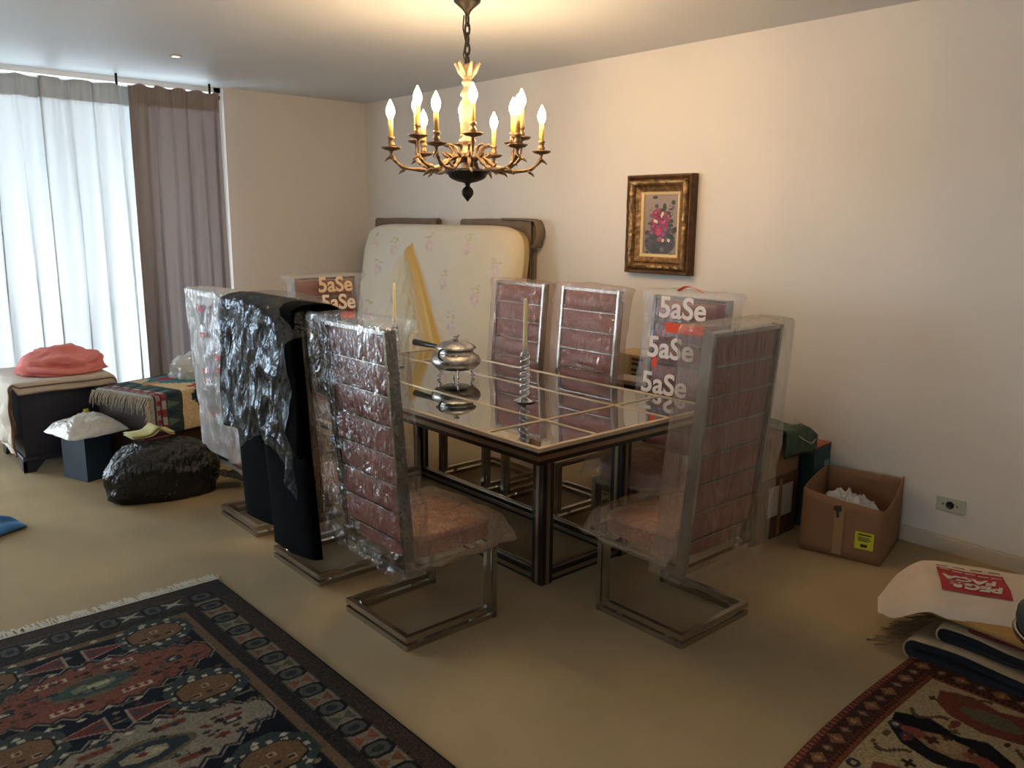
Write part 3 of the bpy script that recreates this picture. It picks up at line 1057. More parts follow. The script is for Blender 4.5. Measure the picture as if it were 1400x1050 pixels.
def chair(x, y, rz, label, cover='clear_film', seed=1, seatfilm='seat_film', cov=None, seatkw=None):
    t = thing('dining_chair', label, 'chair', (x, y, 0), rz, 'high-back cantilever dining chairs around the glass table')
    for s in (-1, 1):
        link('side_frame', cached(('sf', s), lambda: side_frame(s)), 'chair_steel', t)
        def post():
            return MB().bar((s * (SW - 0.0075), BACK0.y, BACK0.z), (s * (SW - 0.0075), BACK1.y, BACK1.z), 0.015, 0.046, (0, 1, 0)).mesh('back_post')
        link('back_post', cached(('bp', s), post), 'chrome', t)
    for z in (0.012, 0.047):
        link('rear_crossbar', cached(('rc', z), lambda: MB().bar((-SW + .022, -0.211, z), (SW - .022, -0.211, z), 0.022, 0.022).mesh('rear_crossbar')), 'chair_steel', t)
    for yy in (0.205, -0.205):
        link('seat_crossbar', cached(('sc', yy), lambda: MB().bar((-SW + .022, yy, 0.311), (SW - .022, yy, 0.311), 0.022, 0.022).mesh('seat_crossbar')), 'chair_steel', t)
    link('top_rail', cached('tr', lambda: MB().bar((-SW + .02, BACK1.y + .001, 1.212), (SW - .02, BACK1.y + .001, 1.214), 0.040, 0.014).mesh('top_rail')), 'chrome', t)
    for i in range(7):
        link('back_panel', cached(('pn', i), lambda: panel_mesh(i)), 'leather', t, True)
        z = ZB[i + 1]
        link('chrome_bar', cached(('cb', i), lambda: MB().bar((-SW + .02, backp(z) + .007, z), (SW - .02, backp(z) + .007, z), 0.036, 0.005).mesh('chrome_bar')), 'chrome', t)
    link('seat', cached('seat', seat_mesh), 'leather', t, True)
    if cover:
        k = dict(seed=seed); k.update(cov or {})
        sleeve(**k).build('backrest_cover', cover, t, True)
    if seatfilm:
        k = dict(seed=seed); k.update(seatkw or {})
        seat_cover(**k).build('seat_cover', seatfilm, t, True)
    return t
R90 = PI / 2
LX = 2.378
ch_front = chair(LX, 4.224, R90, 'brown leather high-back chair in crinkled clear plastic, nearest of the three on the window side', 'clear_film', 1, cov=dict(z0=.33, hw=.272, xoff=-.022, hd=.055, fwd=0.06, ears=.0, amp=.020, flare=.02, zbot_wave=.05))
ch_mid = chair(LX - 0.02, 3.512, R90, 'middle chair on the window side, mostly hidden under black clothes', 'clear_film', 2, cov=dict(hw=.245))
ch_far = chair(LX - 0.06, 2.785, R90, 'far chair on the window side inside the white bag with red print', None, 3)
ch_head = chair(1.572, 4.885, PI, 'near end chair seen from behind in milky plastic, beside the cardboard boxes', 'soft_film', 4, cov=dict(z0=.30, hw=.270, hd=.075, yoff=.025, amp=.022, ears=.0, flare=.03, freq=5.5, stretch=.12, zbot_wave=.05))
ch_r1 = chair(.998, 2.997, -R90, 'wall side chair nearest the mattress, its brown back crossed by chrome bars', 'wrap_film', 5, cov=dict(z0=.45, hw=.245, ears=.03, z1=1.232, amp=.010))
ch_r2 = chair(.998, 3.597, -R90, 'middle wall side chair under crinkled plastic, right of the candlestick', 'wrap_film', 6, cov=dict(z0=.45, hw=.262, amp=.014, z1=1.24))
ch_r3 = chair(1.0, 4.31, -R90 + 0.06, 'wall side chair inside the printed bag, right of the framed painting', None, 7)
ch_end = chair(1.52, 2.19, 0, 'chair at the far end of the table inside a printed bag before the back wall', None, 8)

# printed shopping bags pulled over three chairs (local frame of the chair)
def bag_over(chair_obj, label, film, seed, cov, group=None):
    t = thing('shopping_bag', label, 'bag', chair_obj.location, chair_obj.rotation_euler.z, group)
    k = dict(seed=seed); k.update(cov)
    sleeve(**k).build('film', film, t, True)
    return t
def letters(t, body, size, x, z, side, m, off=0.095, bold=0.01, rot=0.0, name='lettering'):
    """side=+1: on the front of the back (towards the table); -1: on the rear"""
    me = text_mesh(body, size, bold)
    o = link(name, me, m, t)
    yb = backp(z) + side * off
    upv = Vector((0, (BACK1.y - BACK0.y) / (BACK1.z - BACK0.z), 1)).normalized()
    ex = Vector((-side, 0, 0))
    if rot:
        Rm = Matrix.Rotation(rot, 3, Vector((0, side, 0)))
        ex, upv = Rm @ ex, Rm @ upv
    place(o, (x, yb, z), ex, upv)
    return o
b_end = bag_over(ch_end, 'clear shopping bag with cream lettering and orange band over the far end chair', 'printed_film', 21, dict(z0=.62, z1=1.238, hw=.25, hd=.05, ears=.05, amp=.012))
letters(b_end, '5aSe', 0.135, -0.03, 1.175, 1, 'print_cream', bold=.003)
letters(b_end, '5aSe', 0.135, -0.045, 1.06, 1, 'print_white', bold=.003)
letters(b_end, '5aSe', 0.135, -0.03, 0.885, 1, 'print_cream', bold=.003)
MB().box((0, 0, 0), (0.24, 0.045, 0.0016)).build('orange_band', 'print_orange', b_end)
place(b_end.children[-1], (-.04, backp(.975) + .095, .975), (-1, 0, 0), (0, -.08, 1))
b_r3 = bag_over(ch_r3, 'clear shopping bag with white lettering and orange handle over the wall side chair', 'printed_film', 22, dict(z0=.5, z1=1.25, hw=.262, hd=.06, ears=.03, amp=.014))
letters(b_r3, '5aSe', 0.15, -0.02, 1.17, 1, 'print_white', off=.115, bold=.003)
letters(b_r3, '5aSe', 0.15, 0.03, 0.965, 1, 'print_white', off=.115, bold=.003)
letters(b_r3, '5aSe', 0.15, 0.05, 0.78, 1, 'print_white', off=.115, bold=.003)
for (cx, cz, w_, h_) in ((-.04, 1.075, .22, .05), (.12, .89, .03, .05), (.10, .68, .03, .06)):
    o = MB().box((0, 0, 0), (w_, h_, 0.0016)).build('orange_band', 'print_orange', b_r3)
    place(o, (cx, backp(cz) + .112, cz), (-1, 0, 0), (0, -.08, 1))
hp = [(-.075 + .15 * q / 14, backp(1.25) + .02 + .02 * math.sin(q / 14 * PI), 1.252 + .028 * math.sin(q / 14 * PI)) for q in range(15)]
solidify(MB().grid(15, 2, lambda a, b: (hp[int(round(a * 14))][0], hp[int(round(a * 14))][1] + (b - .5) * .028, hp[int(round(a * 14))][2] + (b - .5) * .006)).build('handle', 'print_orange', b_r3, True), .002)
b_far = bag_over(ch_far, 'white translucent bag with small red prints over the far window side chair', 'bag_film', 23, dict(z0=.40, z1=1.248, hw=.245, hd=.065, ears=.01, amp=.018, flare=.03, freq=9, stretch=.12, zbot_wave=.08))
MATS['white_film_soft'] = MATS['white_film']
rn = random.Random(5)
for (x, z) in ((-.02, 1.16), (-.02, 1.03), (.13, .93), (.13, .87), (-.05, .84), (-.05, .79), (-.07, .62), (-.10, .45), (.12, .6)):
    me = text_mesh(random.choice(['Oxa', 'ceo', 'sos']), 0.05, 0.002)
    o = link('red_print', me, 'print_red', b_far)
    place(o, (x, backp(z) - .085, z), (1, 0, rn.uniform(-.2, .2)), (0, -.08, 1))

# ------------------------------------------------------------------ black clothes over the middle chair
def garment():
    # local frame of the middle chair: rear side is -y, world +x ; world +y is local +x
    t = thing('black_trousers', 'black trousers hanging down over the middle chair back', 'trousers', ch_mid.location, ch_mid.rotation_euler.z)
    def leg(x0, x1, zt, zb, yo, seed, name):
        m = MB()
        def f(a, b):
            ang = 2 * PI * a
            z = zb + (zt - zb) * b
            w = (x1 - x0) / 2 * (1 - .05 * b)
            cx = (x0 + x1) / 2 + 0.02 * (1 - b) * (1 if x0 > 0 else -1)
            cc, ss = math.cos(ang), math.sin(ang)
            x = cx + w * math.copysign(abs(cc) ** .6, cc)
            y = backp(z) * .8 - .06 + yo + .030 * math.copysign(abs(ss) ** .7, ss) * (1 + .25 * nz(x * 9, z * 2, seed))
            x += .008 * nz(z * 5, ss * 2, seed)
            return (x, y, z + (.02 * cc if b < .01 else 0))
        m.grid(26, 26, f, closed_u=True)
        n = len(m.v)
        m.f.append(tuple(range(26))[::-1]); m.f.append(tuple(range(n - 26, n)))
        return m.build(name, 'black_cloth', t, True)
    leg(-0.39, 0.0, 1.17, 0.205, -0.045, 1, 'trouser_leg')
    leg(-0.03, 0.385, 1.19, 0.175, -0.075, 2, 'trouser_leg')
    # jacket body folded over the top of the backrest
    g = thing('black_jacket', 'black jacket folded over the top of the middle chair, under clear film', 'jacket', ch_mid.location, ch_mid.rotation_euler.z)
    m = MB()
    def f(a, b):
        # path: rear hem -> up -> over top -> front
        s = b
        if s < .5:
            z = .66 + (1.235 - .66) * (s / .5); y = backp(z) - .10 - .045 * (1 - s / .5)
        elif s < .62:
            q = (s - .5) / .12 * PI
            z = 1.235 + .03 * math.sin(q); y = backp(1.235) - .10 * math.cos(q)
        else:
            z = 1.235 - (s - .62) / .38 * .38; y = backp(z) + .10
        w = .35 + .03 * (1 - min(1, s / .5)) * 1.2
        x = .035 + (a * 2 - 1) * w - (.035 if s < .5 else 0) * (1 - s / .5 if s < .5 else 0)
        z += -.05 * (1 - s / .5) * (nz(x * 6, 1, 2)) if s < .5 else 0
        y += .025 * nz(x * 11, z * 3, 4) * (1 if s < .5 else .5)
        return (x, y, z)
    m.grid(30, 44, f)
    solidify(m.build('body', 'black_cloth', g, True), .012)
    # clear film over everything
    fm = thing('garment_film', 'crinkled clear film thrown over the black clothes on the middle chair', 'plastic film', ch_mid.location, ch_mid.rotation_euler.z)
    m = MB()
    def f2(a, b):
        s = b
        x = (a * 2 - 1) * (.385 + .03 * max(0, 1 - s / .45)) + .035
        hem = .60 + .13 * abs(math.sin((x + .06) * 5.2)) + .04 * max(0, x)
        if s < .5:
            z = hem + (1.262 - hem) * (s / .5); y = backp(z) - .155 - .05 * (1 - s / .5)
        elif s < .62:
            q = (s - .5) / .12 * PI
            z = 1.262 + .03 * math.sin(q); y = backp(1.24) - .155 * math.cos(q) * (1 if q < PI / 2 else .95)
        else:
            z = 1.262 - (s - .62) / .38 * .45; y = backp(z) + .145
        z -= .05 * abs(x / .3) ** 3
        k = .026 * (ridged(x * 8, z * 3.5, s, 11) - .4) + .014 * (ridged(x * 17, z * 9, s, 12) - .4)
        y += -k if s < .55 else k * .6
        return (x, y, z)
    m.grid(70, 90, f2)
    m.build('film', 'smoky_film', fm, True)
garment()

# ------------------------------------------------------------------ chandelier
def chandelier(x, y):
    t = thing('chandelier', 'bronze twelve-light chandelier with lit candle bulbs hanging over the table', 'chandelier', (x, y, 0))
    MB().lathe([(.066, 2.634), (.064, 2.622), (.05, 2.610), (.028, 2.592), (.014, 2.575), (.010, 2.562), (.004, 2.558)], 24).build('canopy', 'dark_bronze', t, True)
    # chain of oval links
    def oval(z, hh, ww, rot):
        pts = []
        for q in range(16):
            a = 2 * PI * q / 16
            px, pz = ww * math.cos(a), z + hh * math.sin(a)
            pts.append((px * math.cos(rot), px * math.sin(rot), pz))
        return MB().tube(pts, .0055, 6, closed=True)
    z = 2.545; k = 0
    while z > 2.36:
        oval(z, .030, .012, k * PI / 2 + .4).build('chain_link', 'dark_bronze', t, True)
        z -= .046; k += 1
    MB().tube([(0.02, 0, 2.56), (.03, .005, 2.50), (.018, .01, 2.44), (.024, 0, 2.38), (.01, 0, 2.33)], .0035, 6).build('cord', 'dark_bronze', t, True)
    # top crown of leaves
    crown = MB().lathe([(.012, 2.345), (.020, 2.335), (.030, 2.315), (.022, 2.29), (.016, 2.268)], 18, lobes=6, lobe=.12).build('crown', 'pale_bronze', t, True)
    for k in range(6):
        a = k * PI / 3 + .2
        e = Vector((math.cos(a), math.sin(a), 0))
        MB().tube([e * .014 + Vector((0, 0, 2.28)), e * .034 + Vector((0, 0, 2.305)), e * .052 + Vector((0, 0, 2.335)), e * .062 + Vector((0, 0, 2.345)), e * .064 + Vector((0, 0, 2.335))], [.012, .013, .010, .006, .003], 8).build('crown_leaf', 'pale_bronze', crown, True)
    MB().lathe([(.016, 2.27), (.026, 2.262), (.028, 2.25), (.018, 2.242), (.020, 2.225), (.032, 2.21), (.034, 2.195), (.022, 2.186), (.026, 2.17), (.036, 2.13), (.038, 2.09), (.030, 2.05), (.020, 2.02), (.022, 2.00), (.040, 1.985), (.042, 1.975), (.024, 1.965), (.022, 1.95), (.034, 1.93), (.034, 1.915), (.022, 1.90), (.026, 1.87), (.034, 1.85), (.03, 1.84)], 24, lobes=8, lobe=.05).build('column', 'pale_bronze', t, True)
    bowl = MB().lathe([(.03, 1.848), (.085, 1.846), (.112, 1.840), (.116, 1.832), (.098, 1.822), (.09, 1.806), (.076, 1.796), (.05, 1.786), (.02, 1.780), (.012, 1.775)], 30, lobes=12, lobe=.02).build('bowl', 'dark_bronze', t, True)
    MB().lathe([(.008, 1.782), (.014, 1.772), (.010, 1.764), (.024, 1.752), (.030, 1.738), (.028, 1.722), (.016, 1.706), (.006, 1.694), (.001, 1.688)], 18, lobes=6, lobe=.08).build('finial', 'dark_bronze', bowl, True)
    # shared meshes for the arms
    def arm_mesh(R, zt):
        ctrl = [(.030, 1.885), (.060, 1.905), (.095, 1.895), (.125, 1.868), (.17, 1.846), (.22, 1.838), (R - .07, 1.846), (R - .025, 1.872), (R - .004, 1.905), (R, zt - .012)]
        pts = []
        for i in range(len(ctrl) - 1):
            p0 = ctrl[max(i - 1, 0)]; p1 = ctrl[i]; p2 = ctrl[i + 1]; p3 = ctrl[min(i + 2, len(ctrl) - 1)]
            for q in range(4):
                s = q / 4
                f = lambda a, b, c_, e: 0.5 * (2 * b + (c_ - a) * s + (2 * a - 5 * b + 4 * c_ - e) * s * s + (-a + 3 * b - 3 * c_ + e) * s ** 3)
                pts.append((f(p0[0], p1[0], p2[0], p3[0]), 0, f(p0[1], p1[1], p2[1], p3[1])))
        pts.append((ctrl[-1][0], 0, ctrl[-1][1]))
        m = MB()
        n = len(pts)
        m.tube(pts, [.012 - .005 * i / (n - 1) + .002 * math.sin(i * 1.3) for i in range(n)], 8)
        # scroll leaves on the arm
        for (i, sg) in ((8, 1), (14, -1), (18, 1), (24, -1), (28, 1), (32, -1)):
            i = min(i, n - 1)
            p = Vector(pts[i])
            m.tube([p, p + Vector((.012, sg * .004, sg * .012)), p + Vector((.026, sg * .002, sg * .020)), p + Vector((.034, 0, sg * .030))], [.008, .008, .005, .002], 6)
        # inner C scroll
        sc = []
        for q in range(18):
            a = q / 17 * 5.2 + 1.2
            rr = .036 * (1 - q / 26)
            sc.append((.105 + rr * math.cos(a), 0, 1.925 + rr * math.sin(a)))
        m.tube(sc, [.007 - .003 * q / 17 for q in range(18)], 6)
        return m.mesh('arm')
    def bob(zt):
        return MB().lathe([(.006, -.014), (.012, -.010), (.036, -.004), (.046, .004), (.047, .008), (.040, .004), (.014, .002), (.012, .004)], 20, lobes=8, lobe=.05).mesh('drip_pan')
    sock = MB().lathe([(.010, .0), (.016, .010), (.019, .022), (.014, .030), (.012, .036), (.017, .046), (.018, .054), (.012, .058)], 14).mesh('socket')
    slv = MB().lathe([(.0115, .054), (.0115, .140), (.008, .142)], 12).mesh('candle_sleeve')
    blb = MB().lathe([(.009, .140), (.014, .150), (.0205, .166), (.0210, .180), (.016, .198), (.009, .213), (.004, .224), (.001, .229)], 12).mesh('bulb')
    pan = bob(0)
    for me in (sock, slv, blb, pan):
        me.polygons.foreach_set('use_smooth', [True] * len(me.polygons))
    for ring_, (R, zt, n, ph) in enumerate(((.375, 1.935, 6, .518), (.285, 1.985, 6, .99))):
        am = arm_mesh(R, zt)
        for k in range(n):
            a = ph + 2 * PI * k / n
            ar = link('arm', am, 'bronze', t, True)
            ar.rotation_euler = (0, 0, a)
            for nm, me, m in (('drip_pan', pan, 'bronze'), ('socket', sock, 'bronze'), ('candle_sleeve', slv, 'candle_sleeve'), ('bulb', blb, 'bulb_glow')):
                o = link(nm, me, m, ar)
                o.location = (R, 0, zt)
chandelier(1.567, 3.51)

# small ceiling spot
sp = thing('ceiling_spotlight', 'small round recessed spotlight in the ceiling near the curtain', 'spotlight', (2.088, 1.096, CEIL))
MB().lathe([(.036, 0), (.036, -.008), (.028, -.010), (.026, -.004), (.024, -.002)], 24).build('trim_ring', 'trim_paint', sp, True)
MB().lathe([(.025, -.003), (.024, -.006), (.001, -.007)], 20).build('lens', 'spot_glow', sp, True)

# ------------------------------------------------------------------ painting
def painting():
    cy, cz, w, h, dep = 3.50, 1.58, 0.51, 0.61, 0.07
    t = thing('framed_painting', 'small flower painting in a carved gilt frame on the right wall', 'painting', (0, cy, cz))
    # local: depth along +x, y right, z up. profile: (inset from outer edge, height off wall)
    def sweep(prof, m, name, carve=0.0, seed=0):
        mb = MB()
        corners = [(-1, -1), (1, -1), (1, 1), (-1, 1)]
        n = 28
        for s in range(4):
            a, b = corners[s], corners[(s + 1) % 4]
            vs = []
            for j, (ins, hh) in enumerate(prof):
                A = Vector((0, a[0] * (w / 2 - ins), a[1] * (h / 2 - ins))); B = Vector((0, b[0] * (w / 2 - ins), b[1] * (h / 2 - ins)))
                for i in range(n + 1):
                    p = A.lerp(B, i / n)
                    k = carve * (0.5 + 0.5 * math.sin(i * 1.55 + j * .9)) * (nz(i * .6, j * .8, seed + s) + .55) if 0 < j < len(prof) - 1 else 0
                    vs.append((hh + k, p.y, p.z))
            fs = []
            for j in range(len(prof) - 1):
                for i in range(n):
                    q = (j * (n + 1) + i, j * (n + 1) + i + 1, (j + 1) * (n + 1) + i + 1, (j + 1) * (n + 1) + i)
                    fs.append(q)
            mb.add(vs, fs)
        return mb.build(name, m, t, 'auto')
    sweep([(0, 0.001), (0, .050), (.006, .062), (.012, .064), (.020, .058), (.028, .050)], 'gilt_dark', 'outer_moulding', .004, 1)
    sweep([(.028, .046), (.030, .058), (.040, .070), (.052, .072), (.062, .064), (.068, .050)], 'gilt', 'carved_moulding', .012, 2)
    sweep([(.068, .046), (.074, .052), (.080, .046), (.094, .036), (.104, .032)], 'gilt', 'inner_moulding', .005, 3)
    sweep([(.104, .032), (.106, .036), (.122, .030), (.124, .022)], 'liner', 'liner', 0, 4)
    pw_, ph_ = w - .248, h - .248
    c = Canvas(pw_, ph_, 0.0022, '8d8078')
    g = np.random.default_rng(2)
    c.a *= (0.9 + 0.25 * (c.Y / ph_))[..., None]
    c.put(((c.X - .13) / .12) ** 2 + ((c.Y - .07) / .08) ** 2 < 1, '4b4a52')
    rn = random.Random(3)
    for q in range(140):
        x, y = rn.gauss(pw_ * .5, .05), rn.gauss(ph_ * .48, .075)
        c.ell(x, y, .010 + rn.random() * .012, .006 + rn.random() * .010, rn.choice(['3c4a3e', '55525c', '4a3f4c', '39423a', '6a6570']))
    for (x, y, r_, col) in ((.095, .245, .032, '9c3558'), (.160, .190, .032, '8c3a62'), (.135, .225, .026, '87365a'), (.075, .165, .024, '75405c'), (.185, .23, .018, '8a4450'), (.118, .14, .032, 'b02f55'), (.07, .195, .020, '7d3050'), (.155, .120, .022, '7a4a78'), (.10, .19, .022, '8a3352'), (.125, .09, .018, '8d5a62'), (.18, .15, .016, '6a4266'), (.06, .13, .018, '5d5a60'), (.165, .255, .014, '8a4048'), (.195, .21, .011, '8a3a44'), (.115, .27, .014, '92405a')):
        c.ell(x, y, r_, r_ * .9, col)
        for q in range(5):
            c.ell(x + rn.uniform(-.6, .6) * r_, y + rn.uniform(-.6, .6) * r_, r_ * .35, r_ * .25, rn.choice(['b8507a', '6f2644', 'c06a88', col]))
    for (x, y) in ((.085, .205), (.10, .20), (.145, .25), (.20, .085), (.155, .085), (.14, .235)):
        c.ell(x, y, .010, .010, 'ddd2c0'); c.ell(x, y, .004, .004, 'c0a868')
    for q in range(14):
        c.ell(.04 + rn.random() * .19, .23 + rn.random() * .08, .004, .004, rn.choice(['5f2a33', '7a3a40', '4a3030']))
    me = c.mesh('canvas', lambda x, y: np.stack([np.full_like(x, .024), x - pw_ / 2, y - ph_ / 2], -1))
    link('canvas', me, 'painted', t)
    MB().box((.008, 0, 0), (.012, w - .02, h - .02)).build('backing', 'gilt_dark', t)
painting()

# ------------------------------------------------------------------ mattress against the wall
def mattress():
    w, h, th = 2.10, 1.565, 0.17       # along y, height, thickness
    ycen = 1.385
    tilt = math.radians(8.5)
    t = thing('mattress', 'floral cream mattress with loose yellow cover leaning on the wall in the corner', 'mattress', (0.40, ycen, 0.012))
    # canvas: u along y (world), v up; face looks towards +x
    c = Canvas(w, h, 0.008, 'c3b89c')
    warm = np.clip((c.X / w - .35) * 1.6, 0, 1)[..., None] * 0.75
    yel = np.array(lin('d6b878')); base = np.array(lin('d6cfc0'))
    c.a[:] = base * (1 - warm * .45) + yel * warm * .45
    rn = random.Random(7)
    spots = [(.20, 1.42), (.52, 1.36), (.30, 1.18), (1.55, 1.40), (1.05, 1.40), (1.30, 1.12), (1.70, 1.02), (.62, .95), (1.45, .80), (.25, .80), (1.90, 1.25), (1.0, .62), (.55, .55), (1.72, .62)]
    for (x, y) in spots:
        for q in range(9):
            a = rn.random() * 6.3
            c.ell(x + .035 * math.cos(a), y - .02 + .035 * math.sin(a), .020, .018, rn.choice(['d6bcb4', 'd8c0b8', 'ccb2b2', 'd0bcb8']))
        for q in range(5):
            c.ell(x + rn.uniform(-.05, .05), y + .055 + rn.uniform(-.02, .03), .022, .008, rn.choice(['c6bc94', 'bfbc9c', 'cabc90']))
    # the gathered cover: line from (u=.83,v=1.40) to (1.52,.55)
    A = np.array([.80, 1.40]); B = np.array([1.56, .35])
    dv = (B - A) / np.linalg.norm(B - A)
    nrm = np.array([-dv[1], dv[0]])          # points to the upper right
    s = (c.X - A[0]) * dv[0] + (c.Y - A[1]) * dv[1]
    q = (c.X - A[0]) * nrm[0] + (c.Y - A[1]) * nrm[1]
    wd = .10 + .22 * np.clip(s, 0, 1.3)
    ridge = (s > 0) & (q < 0.012) & (q > -wd)
    kk_ = np.clip(1 + q / wd, 0, 1)[..., None] ** .8
    c.a = np.where(ridge[..., None], c.a * (1 - kk_) + np.array(lin('d6b670')) * kk_, c.a)
    fade = (s > 0) & (q <= -wd) & (q > -wd - .5)
    k = np.clip(1 - (-wd - q) / .5, 0, 1)[..., None]
    c.a = np.where(fade[..., None], c.a * (1 - .55 * k) + np.array(lin('d0b87c')) * .55 * k, c.a)
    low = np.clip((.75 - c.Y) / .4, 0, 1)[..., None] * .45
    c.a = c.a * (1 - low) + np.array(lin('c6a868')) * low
    def pos(x, y):
        # rounded corners by squeezing into a superellipse-like outline
        a = (x / w) * 2 - 1; b = (y / h) * 2 - 1
        p = 9.0
        kk = (np.abs(a) ** p + np.abs(b) ** p) ** (1 / p); mm = np.maximum(np.abs(a), np.abs(b))
        f = np.where(kk > 1e-6, mm / np.maximum(kk, 1e-6), 1)
        Y = a * f * w / 2; Z = b * f * h / 2 + h / 2
        edge = np.clip(1 - np.maximum(np.abs(a), np.abs(b)), 0, .12) / .12
        X = th / 2 * np.sqrt(np.clip(1 - (1 - edge) ** 2, 0, 1)) + .01 * np.sin(Y * 3) * edge
        ss = (x - A[0]) * dv[0] + (y - A[1]) * dv[1]; qq = (x - A[0]) * nrm[0] + (y - A[1]) * nrm[1]
        ww = .10 + .22 * np.clip(ss, 0, 1.3)
        on = np.clip(ss / .05, 0, 1)
        X = X + on * edge * (.045 * np.exp(-((qq + ww * .35) / (ww * .38)) ** 2) + .012 * np.sin(qq / ww * 22 + 3 * ss) * np.exp(-((qq + ww * .5) / (ww * .6)) ** 2))
        # step down just right of the ridge, raised sheet to the left
        X = X + on * edge * np.where(qq < 0, .018 * np.exp(qq / .6), 0)
        # radiating creases left of the ridge
        X = X + on * edge * np.where(qq < -ww * .6, .026 * np.maximum(0, np.sin((ss + qq * .55) * 46 + 2 * np.sin(ss * 7))) ** 2 * np.exp((qq + ww * .6) / .32) * np.exp(-((ss - .42) / .36) ** 2), 0)
        X = X + edge * .006 * np.sin(x * 9 + 2 * np.sin(y * 7))
        ct, st = math.cos(tilt), math.sin(tilt)
        return np.stack([X * ct - Z * st, Y, Z * ct + X * st], -1)
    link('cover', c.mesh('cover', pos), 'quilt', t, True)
    # body behind the cover
    bm = MB()
    nu = 64
    def fb(a, b):
        ang = 2 * PI * a
        cc, ss_ = math.cos(ang), math.sin(ang)
        Y = w / 2 * math.copysign(abs(cc) ** .18, cc); Z = h / 2 + h / 2 * math.copysign(abs(ss_) ** .18, ss_)
        X = -th / 2 + b * th * .5
        sq = .985 if b > .15 else .965
        Y *= sq; Z = h / 2 + (Z - h / 2) * sq
        return (X * math.cos(tilt) - Z * math.sin(tilt), Y * .992, Z * math.cos(tilt) * .995 + X * math.sin(tilt) + .008)
    bm.grid(nu, 6, fb, closed_u=True)
    bm.f.append(tuple(range(nu)))
    bm.build('body', mat('mattress_side', 'b8a278', .9, var=.08), t, True)
mattress()

def folded_mat(y0, y1, top, label, flap):
    t = thing('folded_mat', label, 'mat', (0.05, (y0 + y1) / 2, 0), 0, 'brown mats behind the mattress')
    m = MB()
    L_ = (y1 - y0)
    def f(a, b):
        Y = -L_ / 2 + L_ * a
        rad = .024
        if b < .42:
            X, Z = -rad, (top - rad) * b / .42
        elif b < .58:
            q = (b - .42) / .16 * PI
            X, Z = -rad * math.cos(q), top - rad + rad * math.sin(q)
        else:
            X, Z = rad, (top - rad) * (1 - b) / .42
        return (X, Y, Z + .006 * nz(Y * 3, b, 1))
    m.grid(12, 40, f)
    solidify(m.build('folded_sheet', 'folded_brown', t, True), .012)
    if flap:
        m = MB()
        def g(a, b):
            # sheet curling over the right hand end
            q = a * PI * 1.15
            Y = L_ / 2 + .02 + .075 * math.sin(min(q, PI / 2)) - (.03 * max(0, q - PI / 2))
            Z = top - .10 + .10 * math.cos(q)
            if a < .1: Y = L_ / 2 - .3 + a * 3.2
            return (-.02 + b * .075, Y, Z + .004)
        m.grid(22, 4, g)
        solidify(m.build('curled_flap', 'folded_brown', t, True), .012)
folded_mat(.27, 1.20, 1.605, 'straight brown folded mat standing behind the mattress near the room corner', False)
folded_mat(1.53, 2.36, 1.605, 'brown folded mat behind the mattress with its right end curling over', True)

# ------------------------------------------------------------------ curtains
def curtain(name, label, x0, x1, m, seed, ztop, yb, amp, nf, lap=.0):
    t = thing(name, label, 'curtain', ((x0 + x1) / 2, yb, 0))
    L_ = x1 - x0
    nu, nv = int(L_ * 260), 44
    mb = MB()
    def f(a, b):
        z = 0.015 + (ztop - 0.015) * b
        ph = a * nf * 2 * PI + 2.2 * nz(a * nf * .35, 0, seed) + .9 * nz(a * nf * .5, b * 1.6, seed + 4)
        top = max(0, (b - .93) / .07)
        am = amp * (1 - .55 * b) * (0.75 + .5 * nz(a * 9, 0, seed + 2))
        y = am * math.sin(ph) + .35 * am * math.sin(2.3 * ph + 1 + 3 * b) + .02 * nz(a * 14, b * 2, seed)
        if b > .9:
            y += .006 * math.sin(a * nf * 7 * 2 * PI) * ((b - .9) / .1)
            y *= 1 - .5 * top
        x = -L_ / 2 + L_ * a + lap * (1 - .45 * b) * math.sin(ph + .8) * min(1, a * 12, (1 - a) * 12) + .012 * math.sin(ph * .5 + b * 2) + (.03 * (1 - b) * (a - .5))
        zz = z + (.010 * math.sin(a * nf * 5) * top)
        return (x, y, zz)
    mb.grid(nu, nv, f)
    mb.build('cloth', m, t, True)
    # stitched heading band
    hb = MB()
    def g(a, b):
        x, y, z = f(a, .945 + .055 * b)
        return (x, y + .004, z + .001)
    hb.grid(nu, 4, g)
    hb.build('heading', m, t, True)
    return t
curtain('sheer_curtain', 'white sheer curtain glowing with daylight at the left', 1.985, 3.42, 'sheer_cloth', 3, 2.545, 0.155, .055, 9, lap=.042)
curtain('grey_curtain', 'grey drape hanging beside the white sheer curtain', 1.445, 2.12, 'grey_curtain_cloth', 8, 2.55, 0.225, .035, 6, lap=.018)
rod = thing('curtain_rod', 'dark metal curtain rod with ball finial under the ceiling', 'curtain rod', (3.6, 0.10, 2.535))
MB().tube([(-2.16, 0, 0), (2.3, 0, 0)], .010, 10).build('rod', 'black_metal', rod, True)
MB().lathe([(.004, -.022), (.014, -.018), (.022, -.006), (.024, .002), (.020, .014), (.010, .022), (.002, .024)], 14, (0, 0, 0)).build('finial', 'black_metal', rod, True, (-2.182, 0, 0))
for bx in (-2.125, -1.43, 0.0, 1.6):
    MB().bar((bx, 0, -.006), (bx, 0, CEIL - 2.535), .016, .010).build('bracket', 'black_metal', rod)

